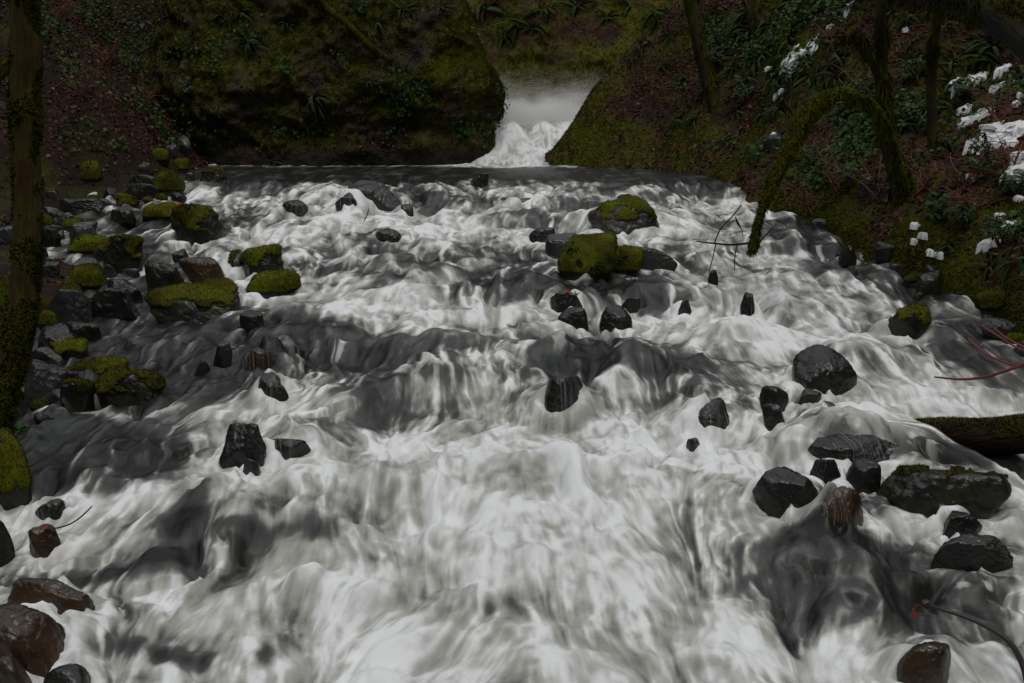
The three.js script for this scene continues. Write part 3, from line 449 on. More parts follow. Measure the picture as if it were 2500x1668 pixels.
const std = (o) => new THREE.MeshStandardMaterial({ side: THREE.DoubleSide, ...o }), dull = (o) => new THREE.MeshPhysicalMaterial({ side: THREE.DoubleSide, specularIntensity: 0.35, ...o });
const M = {
  rock: std({ vertexColors: true, roughness: 0.3, bumpMap: rockGrain, bumpScale: 0.012 }),
  bluff: dull({ vertexColors: true, roughness: 0.8, bumpMap: soilGrain, bumpScale: 0.05 }),
  soil: dull({ vertexColors: true, roughness: 0.85, bumpMap: soilGrain, bumpScale: 0.05 }),
  moss: dull({ vertexColors: true, roughness: 1 }),
  bark: dull({ vertexColors: true, roughness: 0.9, bumpMap: barkGrain, bumpScale: 0.05 }),
  twig: std({ color: new THREE.Color().setRGB(0.075, 0.03, 0.02), roughness: 0.6 }),
  brush: std({ color: new THREE.Color().setRGB(0.13, 0.045, 0.03), roughness: 0.7 }),
  redTwig: std({ color: new THREE.Color().setRGB(0.16, 0.028, 0.025), roughness: 0.5 }),
  stick: std({ color: new THREE.Color().setRGB(0.03, 0.024, 0.02), roughness: 0.5 }),
  fern: new THREE.MeshPhysicalMaterial({ vertexColors: true, roughness: 0.6, side: THREE.DoubleSide, specularIntensity: 0.35, transmission: 0.15, thickness: 0 }),
  leaf: dull({ color: 0xffffff, roughness: 0.6 }),
  litter: dull({ color: 0xffffff, roughness: 0.75 }),
  leafShrub: dull({ vertexColors: true, roughness: 0.5 }),
  snow: std({ color: new THREE.Color().setRGB(0.82, 0.83, 0.86), roughness: 0.75, bumpMap: soilGrain, bumpScale: 0.02 }),
  droplet: std({ color: new THREE.Color().setRGB(0.9, 0.9, 0.9), roughness: 0.6 }),
  redLeaf: std({ color: new THREE.Color().setRGB(0.2, 0.045, 0.02), roughness: 0.45 }),
  orangeWood: std({ color: new THREE.Color().setRGB(0.2, 0.085, 0.025), roughness: 0.6, bumpMap: barkGrain, bumpScale: 0.01 }),
};
function paint(geometry, colorAt) {
  const p = geometry.attributes.position, n = geometry.attributes.normal, c = new Float32Array(p.count * 3);
  for (let i = 0; i < p.count; i++) c.set(colorAt(p.getX(i), p.getY(i), p.getZ(i), n.getX(i), n.getY(i), n.getZ(i), i), i * 3);
  geometry.setAttribute('color', new THREE.BufferAttribute(c, 3));
  return geometry;
}
const mix3 = (a, b, t) => [a[0] + (b[0] - a[0]) * t, a[1] + (b[1] - a[1]) * t, a[2] + (b[2] - a[2]) * t];
const MOSS_DARK = [0.036, 0.038, 0.005], MOSS = [0.08, 0.08, 0.007], MOSS_BRIGHT = [0.112, 0.13, 0.008], MOSS_BROWN = [0.078, 0.06, 0.01];
function mossColor(x, y, z, bright = 0) {               // dye of the moss itself: patches of green, olive and brown
  const a = clamp(0.5 + 1.3 * noise(x * 1.7, y * 1.7, z * 1.7) + bright, 0, 1), b = clamp(0.25 + 1.6 * noise(x * 2.9 + 7, y * 2.9, z * 2.9), 0, 1);
  return mix3(mix3(MOSS_DARK, a > 0.5 ? MOSS_BRIGHT : MOSS, a), MOSS_BROWN, b * 0.55);
}

// ---------------------------------------------------------------- sampling points on a surface
function sampler(geometry, accept) {                    // random points, by area, among the triangles whose middle is accepted
  const p = geometry.attributes.position, ix = geometry.index.array, cum = [], tri = [];
  let sum = 0; const a = V(), b = V(), c = V(), e = V();
  for (let i = 0; i < ix.length; i += 3) {
    a.fromBufferAttribute(p, ix[i]); b.fromBufferAttribute(p, ix[i + 1]); c.fromBufferAttribute(p, ix[i + 2]);
    const w = accept ? accept((a.x + b.x + c.x) / 3, (a.y + b.y + c.y) / 3, (a.z + b.z + c.z) / 3, ix[i]) : 1;
    if (w <= 0) continue;
    sum += w * e.crossVectors(b.clone().sub(a), c.clone().sub(a)).length() / 2; cum.push(sum); tri.push(i);
  }
  const area = sum, normal = geometry.attributes.normal;
  return { area, next(pos, nor) {
    const r = rnd() * sum; let lo = 0, hi = cum.length - 1;
    while (lo < hi) { const m = (lo + hi) >> 1; if (cum[m] < r) lo = m + 1; else hi = m; }
    const i = tri[lo]; let u = rnd(), v = rnd(); if (u + v > 1) { u = 1 - u; v = 1 - v; }
    a.fromBufferAttribute(p, ix[i]); b.fromBufferAttribute(p, ix[i + 1]); c.fromBufferAttribute(p, ix[i + 2]);
    pos.copy(a).addScaledVector(b.sub(a), u).addScaledVector(c.sub(a), v);
    nor.fromBufferAttribute(normal, ix[i]);
  } };
}
const inView = (x, d, m = 1.5) => d > 2.5 && Math.abs(x) < 0.52 * d + m;
class Blades {                                          // many thin leaf blades in one geometry
  constructor() { this.p = []; this.n = []; this.c = []; }
  add(at, dir, nor, len, wid, col) {
    const s = V().crossVectors(dir, V(rr(-1, 1), rr(-1, 1), rr(-1, 1))).normalize().multiplyScalar(wid);
    this.p.push(at.x - s.x, at.y - s.y, at.z - s.z, at.x + s.x, at.y + s.y, at.z + s.z, at.x + dir.x * len, at.y + dir.y * len, at.z + dir.z * len);
    for (let k = 0; k < 3; k++) { this.n.push(nor.x, nor.y, nor.z); this.c.push(...col); }
  }
  geometry() {
    const g = new THREE.BufferGeometry();
    g.setAttribute('position', new THREE.Float32BufferAttribute(this.p, 3)); g.setAttribute('normal', new THREE.Float32BufferAttribute(this.n, 3)); g.setAttribute('color', new THREE.Float32BufferAttribute(this.c, 3));
    return g;
  }
}
function fuzz(blades, smp, count, len, wid, droop, colorOf) {
  const p = V(), n = V(), q = V();
  for (let i = 0; i < count; i++) {
    smp.next(p, n);
    q.set(rr(-1, 1), rr(-1, 1) - droop, rr(-1, 1)).multiplyScalar(0.75).add(n).normalize();
    blades.add(p, q, n, len * rr(0.5, 1.4), wid, colorOf(p.x, p.y, p.z));
  }
}

// ---------------------------------------------------------------- rocks of the stream, as tables: [x, d, water height, width, height, depth, kind, words]
const streamRocks = ROCKS.filter((r) => !r[6].includes('b'));

// ---------------------------------------------------------------- water: coarse maps of height, foam and flow
const GX0 = -8.6, GD0 = 2.9, GS = 0.04, GNX = 396, GND = 592;
const gH = new Float32Array(GNX * GND), gF = new Float32Array(GNX * GND), gU = new Float32Array(GNX * GND), gV = new Float32Array(GNX * GND), gS = new Float32Array(GNX * GND), gT = new Float32Array(GNX * GND), gN = new Float32Array(GNX * GND);
function look(a, x, d) {
  const fx = clamp((x - GX0) / GS, 0, GNX - 1.001), fd = clamp((d - GD0) / GS, 0, GND - 1.001), i = fx | 0, j = fd | 0, u = fx - i, v = fd - j, k = j * GNX + i;
  return (a[k] * (1 - u) + a[k + 1] * u) * (1 - v) + (a[k + GNX] * (1 - u) + a[k + GNX + 1] * u) * v;
}
function foamAt(x, d) {
  const wx = x + 0.22 * noise(x * 1.1, d * 1.1, 11) + 0.08 * noise(x * 3.1, d * 3.1, 12), wd = d + 0.3 * noise(x * 1.1, d * 1.1, 21) + 0.1 * noise(x * 3.1, d * 2.1, 22);
  let f = 0.51 + 0.24 * noise(x * 0.8, d * 0.8, 31) + 0.16 * noise(x * 2.2, d * 1.6, 32) + 0.3 * noise(x * 1.35, (d + 0.14) * 3.1 + 0.6 * noise(x, d + 0.14, 75), 71) * smoothstep(18 - d, 0, 1);
  for (const [fx, fd, rx, rd, a] of FOAM) { const u = (wx - fx) / rx, v = (wd - fd) / rd, q = u * u + v * v; if (q < 6) f += a * Math.exp(-q * 1.1); }
  for (const l of ledges) {
    if (!near2(l, x, d)) continue;
    let [s, over] = nearest(l.pts, x, d);
    s += 0.22 * noise(x * 1.3, d * 1.3, 3.3) + 0.07 * noise(x * 4.1, d * 4.1, 1.3);
    const e = Math.exp(-((over / 0.4) ** 2)) * Math.min(1, l.drop / 0.22);
    f += e * (s < 0 ? 0.38 * Math.exp(s / 0.9) * smoothstep(-s, 0.4 * l.w, 2.2 * l.w) - 0.07 * Math.exp(-(((s + 0.5 * l.w) / l.w) ** 2)) : -0.1 * Math.exp(-((s / 0.3) ** 2)));
  }
  for (const [rx, rd, , w, , dep] of streamRocks) {
    const R = w * 0.5, u = (x - rx) / R, v = (d - rd) / (dep * 0.5); if (Math.abs(u) > 4 || v < -7 || v > 4) continue;
    const r = Math.sqrt(u * u + v * v);
    f += 0.3 * Math.exp(-(((r - 1.15) / 0.3) ** 2)) * (0.6 + 0.4 * noise(x * 6, d * 6, 2)) + (v < 0 ? 0.16 * Math.exp(-u * u * 0.8) * Math.exp(v / 2.6) : 0);
  }
  if (d > 20.9) f += 1.6 * smoothstep(d, 21.0, 21.7);
  return clamp(f, -0.3, 1.25);
}
function rockPush(x, d) {                               // water piled up before a rock, hollow behind it
  let h = 0;
  for (const [rx, rd, , w, hh, dep, kind] of streamRocks) {
    const R = w * 0.5, u = (x - rx) / R, v = (d - rd) / (dep * 0.5); if (Math.abs(u) > 3 || Math.abs(v) > 4) continue;
    const k = Math.min(R, hh * 0.8);
    h += 0.42 * k * Math.exp(-u * u * 0.7 - (v - 1.2) ** 2) - 0.1 * k * Math.exp(-u * u - (v + 1.6) ** 2) + 0.12 * k * Math.exp(-(((Math.sqrt(u * u + v * v) - 1.15) / 0.3) ** 2)) * (1 + noise(x * 5, d * 5, 4));
    if (kind.includes('v')) { const side = noise(rx * 7, rd * 7, 1) > 0 ? 0.55 : -0.55; h += hh * (0.5 * Math.exp(-(((u - side) / 0.75) ** 2) - (v / 1.2) ** 2) + 0.4 * Math.exp(-((u / 0.9) ** 2) - ((v - 0.7) / 0.7) ** 2)); }
  }
  return h;
}
for (let j = 0, k = 0; j < GND; j++) for (let i = 0; i < GNX; i++, k++) { const x = GX0 + i * GS, d = GD0 + j * GS; gH[k] = waterStep(x, d) + rockPush(x, d); gF[k] = foamAt(x, d); gN[k] = clamp(0.62 + 1.1 * noise(x * 1.3, d * 0.9, 81), d < 12 ? 0.5 : 0.2, 1) * (1 - 0.85 * smoothstep(d, 16.9, 17.9) * (1 - smoothstep(d, 20.5, 21))); }
for (let j = 0, k = 0; j < GND; j++) for (let i = 0; i < GNX; i++, k++) {
  const x = GX0 + i * GS, d = GD0 + j * GS, s = 2 * GS;
  let u = -1.5 * (look(gH, x + s, d) - look(gH, x - s, d)) / (2 * s), v = -0.75 - 0.9 * (look(gH, x, d + s) - look(gH, x, d - s)) / (2 * s);
  const wild = 0.5 + 1.1 * clamp(look(gF, x, d), 0, 1); u += wild * (0.5 * noise(x * 0.8, d * 0.8, 51) + 0.36 * noise(x * 1.9, d * 1.9, 52) + 0.12 * noise(x * 4.3, d * 4.3, 53)); v += wild * 0.2 * noise(x * 1.9, d * 1.9, 54);
  for (const [rx, rd, , w, , dep] of streamRocks) {
    const a = (x - rx) / w * 2, b = (d - rd) / dep * 2, r2 = a * a + b * b; if (r2 > 9) continue;
    const q = 1 / Math.max(1, r2), r = Math.sqrt(r2) + 1e-6, er = -b / r; u += q * (-2 * er * a / r) * 0.9; v += q * (-1 - 2 * er * b / r) * 0.9;
  }
  const L = Math.hypot(u, v) + 1e-6; gU[k] = u / L; gV[k] = v / L;
}
function streaked(src, w, h, x0, d0, sx, sd, step, passes) {   // smear a pattern along the flow, doubling the length each pass, then bring its contrast back
  let a = src, b = new Float32Array(w * h);
  for (let p = 0; p < passes; p++) {
    const len = step * (1 << p);
    for (let j = 0, k = 0; j < h; j++) { const d = d0 + (j + 0.5) * sd; for (let i = 0; i < w; i++, k++) {
      const x = x0 + (i + 0.5) * sx;
      const fx = clamp(i - look(gU, x, d) * len / sx, 0, w - 1.001), fd = clamp(j - look(gV, x, d) * len / sd, 0, h - 1.001), q = fx | 0, r = fd | 0, u = fx - q, v = fd - r, m = r * w + q;
      b[k] = 0.5 * (a[k] + (a[m] * (1 - u) + a[m + 1] * u) * (1 - v) + (a[m + w] * (1 - u) + a[m + w + 1] * u) * v);
    } }
    [a, b] = [b, a];
  }
  let s = 0, s2 = 0; for (let k = 0; k < a.length; k++) { s += a[k]; s2 += a[k] * a[k]; }
  s /= a.length; const sdv = Math.sqrt(s2 / a.length - s * s) + 1e-9; for (let k = 0; k < a.length; k++) a[k] = (a[k] - s) / sdv;
  return a;
}
{ const n1 = new Float32Array(GNX * GND), n2 = new Float32Array(GNX * GND); for (let j = 0, k = 0; j < GND; j++) for (let i = 0; i < GNX; i++, k++) { n1[k] = noise(i * GS * 6, j * GS * 6, 61) + 0.6 * noise(i * GS * 12, j * GS * 12, 62); n2[k] = noise(i * GS * 2.4, j * GS * 2.4, 63); }
  gS.set(streaked(n1, GNX, GND, GX0, GD0, GS, GS, 0.05, 4)); gT.set(streaked(n2, GNX, GND, GX0, GD0, GS, GS, 0.06, 4)); }
function waterTop(x, d) {
  const f = clamp(look(gF, x, d), 0, 1), boil = 0.22 + 0.78 * f, quiet = 1 - 0.93 * smoothstep(d, 16.9, 18) * (1 - smoothstep(d, 21, 21.5));
  const soft = (v) => lerp(1.4 * v, 1 - 2 * Math.sqrt(v * v + 0.012), f * f), b1 = soft(noise(x * 1.35, d * 3.1 + 0.6 * noise(x, d, 75), 71)), b2 = soft(noise(x * 5.2 + 3, d * 4.6, 72)), b3 = soft(noise(x * 11, d * 10, 73));
  return waterStep(x, d) + rockPush(x, d) + quiet * (0.016 * look(gS, x, d) + 0.03 * look(gT, x, d) + boil * (0.06 * b1 + 0.017 * b2 + 0.004 * b3) - 0.05 * boil);
}
const WX0 = -8.5, WX1 = 7.0;
function waterMaterial(d0, d1) {
  const W = 2048, H = 2048, sx = (WX1 - WX0) / W, sd = (d1 - d0) / H, src = new Float32Array(W * H);
  const lat = new Float32Array(1 << 16); for (let i = 0; i < lat.length; i++) lat[i] = rnd();
  const value = (x, y) => { const i = Math.floor(x), j = Math.floor(y), u = x - i, v = y - j, h = (a, b) => lat[(a * 131 + b * 7919 + (a * b & 255)) & 65535]; return (h(i, j) * (1 - u) + h(i + 1, j) * u) * (1 - v) + (h(i, j + 1) * (1 - u) + h(i + 1, j + 1) * u) * v; };
  const k1 = d1 < 12 ? 66 : 44, k2 = d1 < 12 ? 24 : 18;
  for (let j = 0, k = 0; j < H; j++) for (let i = 0; i < W; i++, k++) { const x = WX0 + (i + 0.5) * sx, d = d0 + (j + 0.5) * sd; src[k] = 0.55 * value((x + 40) * k1, (d + 40) * k1) + 0.8 * value((x + 40) * k2, (d + 40) * k2); }
  const s2 = streaked(src.slice(), W, H, WX0, d0, sx, sd, 0.02, 2), s = streaked(src, W, H, WX0, d0, sx, sd, d1 < 12 ? 0.016 : 0.011, 5), col = new Uint8Array(W * H * 4), aux = new Uint8Array(W * H * 4);
  const lut = new Uint8Array(1025 * 3), enc = (c) => 255 * (c <= 0.0031308 ? 12.92 * c : 1.055 * Math.pow(c, 1 / 2.4) - 0.055);
  for (let i = 0; i <= 1024; i++) {
    const a = i / 1024, c = mix3(mix3(mix3([0.014, 0.015, 0.014], [0.085, 0.088, 0.086], Math.min(1, a / 0.32)), [0.42, 0.424, 0.395], smoothstep(a, 0.28, 0.66)), [0.86, 0.88, 0.9], smoothstep(a, 0.58, 0.96));
    for (let q = 0; q < 3; q++) lut[i * 3 + q] = enc(c[q]);
  }
  for (let j = 0, k = 0; j < H; j++) for (let i = 0; i < W; i++, k++) {
    const x = WX0 + (i + 0.5) * sx, d = d0 + (j + 0.5) * sd, f = look(gF, x, d), mid = Math.exp(-(((f - 0.5) / 0.4) ** 2));
    const st = look(gS, x, d), sf = s[k], thread = smoothstep(1.1 * sf + 0.6 * st, 0, 2.6), clot = fbm(x * 2.1 + 0.12 * sf, d * (d1 < 12 ? 2.1 : 3.3), 91, 6);
    const a = clamp((f > 0.55 ? 0.55 + 0.3 * (1 - Math.exp(-(f - 0.55) / 0.26)) : Math.max(f, 0.02)) + (0.03 + 0.042 * mid) * sf + (0.034 + 0.045 * mid) * st + 0.055 * look(gT, x, d) + 0.34 * clot + 0.05 * (0.35 + 0.65 * clamp(f, 0, 1)) * s2[k] + 0.4 * thread * (1 - smoothstep(f, 0.2, 0.9)) * look(gN, x, d), 0, 1), q = (a * 1024 | 0) * 3;
    col[k * 4] = lut[q]; col[k * 4 + 1] = lut[q + 1]; col[k * 4 + 2] = lut[q + 2]; col[k * 4 + 3] = 255;
    aux[k * 4] = clamp(128 + 36 * s[k], 0, 255); aux[k * 4 + 1] = clamp(255 * (0.4 + 0.5 * smoothstep(a, 0.1, 0.75)), 0, 255); aux[k * 4 + 3] = 255;
  }
  const map = dataTexture(W, H, col, true), auxMap = dataTexture(W, H, aux);
  map.wrapS = map.wrapT = auxMap.wrapS = auxMap.wrapT = THREE.ClampToEdgeWrapping;
  return new THREE.MeshPhysicalMaterial({ map, roughness: 1, roughnessMap: auxMap, bumpMap: auxMap, bumpScale: 0.01, ior: 1.33, side: THREE.DoubleSide });
}
const seamD = 9.6;
function waterPart(d0, d1, rows, name) {
  const g = gridGeometry(820, rows, (u, v) => { const x = lerp(WX0, WX1, u), d = d0 * Math.pow(d1 / d0, v); return [x, waterTop(x, d), -d, u, (d - d0) / (d1 - d0)]; });
  return structure(new THREE.Mesh(g, waterMaterial(d0, d1)), name);
}
waterPart(3.1, seamD, 330, 'stream_water');
waterPart(seamD, 26, 300, 'stream_water');

// ---------------------------------------------------------------- land
const mossPatch = (x, y, z) => noise(x * 0.9 + 4, y * 0.9, z * 0.9) + 0.6 * noise(x * 2.3, y * 2.3 + 8, z * 2.3);
const ROCKY = [0.02, 0.019, 0.018], EARTH = [0.02, 0.014, 0.009], DUFF = [0.038, 0.02, 0.012];
const speck = (x, y, z) => 0.7 + 0.6 * Math.abs(noise(x * 14, y * 14, z * 14)) + 0.5 * noise(x * 5, y * 5, z * 5);
const dye = (c, k) => [c[0] * k, c[1] * k, c[2] * k];
const leftGeo = paint(gridGeometry(230, 280, (u, v) => { const x = lerp(-14, -2.2, u), d = lerp(3, 29, v); return [x, leftGround(x, d), -d, x, d]; }), (x, y, z) => dye(mix3(mix3([0.013, 0.009, 0.007], [0.028, 0.014, 0.01], clamp(0.5 + 1.5 * noise(x, y, z), 0, 1)), MOSS_DARK, clamp(mossPatch(x, y, z) * 1.2 - 0.1, 0, 1)), speck(x, y, z)));
structure(new THREE.Mesh(leftGeo, M.soil), 'ivy_slope');
const rightGeo = paint(gridGeometry(260, 330, (u, v) => { const x = lerp(0.1, 13, u), d = lerp(3, 32, v); return [x, rightGround(x, d), -d, x, d]; }), (x, y, z) => dye(mix3(mix3(EARTH, DUFF, clamp(0.5 + 1.5 * noise(x, y, z), 0, 1)), MOSS, rightMoss(x, y, z)), speck(x, y, z)));
function rightMoss(x, y, z) { const [s] = nearest(shoreRight, x, -z); return clamp(0.3 + mossPatch(x, y, z) * 1.3 + 0.9 * Math.exp(-Math.max(0, s) / 0.45), 0, 1); }
structure(new THREE.Mesh(rightGeo, M.soil), 'fern_bank');
const bluffMoss = (x, y, z) => clamp(0.6 + mossPatch(x, y, z) * 1.25, 0, 1) * smoothstep(y, 1.85, 2.3);
const bluffGeo = paint(bluffGeometry(420, 190), (x, y, z) => dye(mix3(mix3(ROCKY, DUFF, clamp(noise(x * 1.3, y * 1.3, z * 1.3) * 1.4, 0, 0.8)), MOSS, bluffMoss(x, y, z)), speck(x, y, z)));
structure(new THREE.Mesh(bluffGeo, M.bluff), 'rock_bluff');
const farGeo = paint(farSlopeGeometry(160, 120), (x, y, z) => dye(mix3(DUFF, MOSS, clamp(0.65 + mossPatch(x, y, z) * 1.4 + 0.5 * smoothstep(4.2 - y, 0, 1.5), 0, 1)), speck(x, y, z)));
structure(new THREE.Mesh(farGeo, M.soil), 'far_slope');

// the wooded valley that closes the stream in on all sides
structure(new THREE.Mesh(paint(gridGeometry(180, 40, (u, v) => { const a = u * 2 * Math.PI, k = 1 + 0.9 * v, w = 1.2 * fbm(Math.cos(a) * 3, Math.sin(a) * 3, v * 4, 4), x = Math.cos(a) * (14 * k + w), z = -12 + Math.sin(a) * (18.5 * k + w); return [x, 0.5 + 21 * v + w, z, a * 14, v * 24]; }), (x, y, z) => dye(mix3(EARTH, MOSS_DARK, clamp(0.5 + 1.5 * noise(x * 0.3, y * 0.3, z * 0.3), 0, 1)), speck(x * 0.2, y * 0.2, z * 0.2))), M.soil), 'wooded_valley');

// ---------------------------------------------------------------- boulders
const sphereCache = {};
function unitSphere(detail) {
  if (!sphereCache[detail]) {
    const g = new THREE.IcosahedronGeometry(1, detail), p = g.attributes.position, key = new Map(), pts = [], idx = [];
    for (let i = 0; i < p.count; i++) { const k = Math.round(p.getX(i) * 1e4) + ',' + Math.round(p.getY(i) * 1e4) + ',' + Math.round(p.getZ(i) * 1e4); let at = key.get(k); if (at === undefined) { at = pts.length / 3; key.set(k, at); pts.push(p.getX(i), p.getY(i), p.getZ(i)); } idx.push(at); }
    sphereCache[detail] = { pts, idx };
  }
  return sphereCache[detail];
}
function boulderGeometry(w, tall, dep, kind) {
  const { pts, idx } = unitSphere(w > 0.45 ? 24 : w > 0.25 ? 17 : 11), n = pts.length / 3, pos = new Float32Array(pts.length), round = kind.includes('r'), pw = round ? 8 : 20;
  const planes = []; for (let i = 0, m = round ? 15 : 14; i < m; i++) { const a = rnd() * 2 * Math.PI, y = 1 - 2 * (i + rnd()) / m, r = Math.sqrt(Math.max(0, 1 - y * y)); planes.push([Math.cos(a) * r, y, Math.sin(a) * r, rr(0.72, 1)]); }
  planes.push([0, 1, rr(-0.3, 0.4), rr(0.75, 0.9)], [rr(-0.3, 0.3), rr(0, 0.3), 1, rr(0.75, 0.9)]);
  const ox = rr(0, 50), oy = rr(0, 50), lo = [9, 9, 9], hi = [-9, -9, -9];
  for (let i = 0; i < n; i++) {
    const x = pts[i * 3], y = pts[i * 3 + 1], z = pts[i * 3 + 2]; let s = 0;
    for (const [a, b, c, e] of planes) { const q = (x * a + y * b + z * c) / e; if (q > 0) s += Math.pow(q, pw); }
    let r = Math.pow(s + 1e-6, -1 / pw); r = Math.min(r, 1.5);
    r *= 1 + 0.1 * fbm(x * 1.4 + ox, y * 1.4 + oy, z * 1.4, 2) + (round ? 0.03 : 0.05) * fbm(x * 5 + ox, y * 5, z * 5 + oy, 4) - 0.03 * Math.max(0, 0.16 - Math.abs(noise(x * 2.6 + oy, y * 2.6, z * 2.6 + ox))) / 0.16 + 0.012 * noise(x * 17 + ox, y * 17, z * 17);
    for (let c = 0; c < 3; c++) { const v = pts[i * 3 + c] * r; pos[i * 3 + c] = v; lo[c] = Math.min(lo[c], v); hi[c] = Math.max(hi[c], v); }
  }
  for (let i = 0; i < n; i++) { const t = (pos[i * 3 + 1] - lo[1]) / (hi[1] - lo[1]), k = t < 0.55 ? Math.min(1.14, 1 / Math.sqrt(Math.max(0.3, 1 - ((0.55 - t) / 0.55) ** 2 * 0.9))) : 1; pos[i * 3] *= k; pos[i * 3 + 2] *= k; for (const c of [0, 2]) { lo[c] = Math.min(lo[c], pos[i * 3 + c]); hi[c] = Math.max(hi[c], pos[i * 3 + c]); } }
  const size = [w, tall, dep], uv = new Float32Array(n * 2);
  for (let i = 0; i < n; i++) {
    for (let c = 0; c < 3; c++) pos[i * 3 + c] = ((pos[i * 3 + c] - lo[c]) / (hi[c] - lo[c]) - (c === 1 ? 0 : 0.5)) * size[c];
    uv[i * 2] = (pos[i * 3] + 0.35 * pos[i * 3 + 1]) * 2 + ox; uv[i * 2 + 1] = (pos[i * 3 + 1] - pos[i * 3 + 2]) * 1.5 + oy;
  }
  const g = new THREE.BufferGeometry();
  g.setAttribute('position', new THREE.BufferAttribute(pos, 3)); g.setAttribute('uv', new THREE.BufferAttribute(uv, 2)); g.setIndex(idx); g.computeVertexNormals();
  return g;
}
// thin sheets of water running down over some of the rocks
const threads = (() => {
  const W = 512, H = 128, d = new Uint8Array(W * H * 4);
  for (let j = 0, k = 0; j < H; j++) for (let i = 0; i < W; i++, k += 4) {
    const u = i / W * 60, v = j / H, a = noise(u * 1.0, v * 2.2, 5) + 0.8 * noise(u * 2.7, v * 2.8, 6) + 0.5 * noise(u * 6, v * 4, 7);
    d[k] = d[k + 1] = d[k + 2] = clamp(255 * (0.3 * smoothstep(a, -0.05, 1.3)), 0, 255); d[k + 3] = 255;
  }
  return dataTexture(W, H, d);
})();
M.veil = new THREE.MeshPhysicalMaterial({ color: new THREE.Color().setRGB(0.8, 0.82, 0.84), roughness: 0.6, alphaMap: threads, transparent: true, side: THREE.DoubleSide });
function waterVeil(g, at, tall, h, w) {
  const p = g.attributes.position, n = g.attributes.normal, ix = g.index.array, pos = p.array.slice(), uv = new Float32Array(p.count * 2), keep = [], side = rnd() < 0.5 ? -1 : 1, off = rr(0, 9), on = (i) => p.getY(i) > tall - h * 1.15 && p.getX(i) * side > -0.16 * w + 0.1 * w * noise(p.getY(i) * 20, p.getZ(i) * 20, off);
  for (let i = 0; i < p.count; i++) {
    for (let c = 0; c < 3; c++) pos[i * 3 + c] += n.array[i * 3 + c] * 0.008;
    uv[i * 2] = (p.getX(i) - 0.3 * p.getZ(i)) * 1.9 + off; uv[i * 2 + 1] = (p.getY(i) - p.getZ(i)) * 0.9;
  }
  for (let i = 0; i < ix.length; i += 3) if (on(ix[i]) && on(ix[i + 1]) && on(ix[i + 2])) keep.push(ix[i], ix[i + 1], ix[i + 2]);
  if (keep.length < 30) return;
  const v = new THREE.BufferGeometry(); v.setAttribute('position', new THREE.BufferAttribute(pos, 3)); v.setAttribute('uv', new THREE.BufferAttribute(uv, 2)); v.setIndex(keep); v.computeVertexNormals();
  const m = new THREE.Mesh(v, M.veil); m.position.copy(at); structure(m, 'water_veil');
}
const SMALL = [];
for (let i = 0; SMALL.length < 62 && i < 900; i++) {
  const left = SMALL.length < 46, x = left ? rr(-8, -3.4) : rr(3.2, 5.4), d = left ? rr(7.6, 17.2) : rr(6.4, 17), s = nearest(left ? shoreLeft : shoreRight, x, d)[0], w = rr(0.14, 0.4);
  if (s < -0.45 || s > 0.9 || !inView(x, d, 0.3) || [...ROCKS, ...SMALL].some((r) => Math.hypot(r[0] - x, r[1] - d) < 0.42 * (r[3] + w))) continue;
  SMALL.push([x, d, Math.max(waterStep(x, d), left ? leftGround(x, d) : rightGround(x, d)), w, w * rr(0.3, 0.6), w * rr(0.6, 0.9), 'b ' + (rnd() < 0.3 ? 'M ' : rnd() < 0.5 ? 'g ' : '') + (rnd() < 0.5 ? 'r' : 'a'), left ? 'small wet stone lying among the shore boulders' : 'small wet stone along the foot of the fern bank', left ? 'small stones among the shore boulders' : 'small stones below the fern bank']);
}
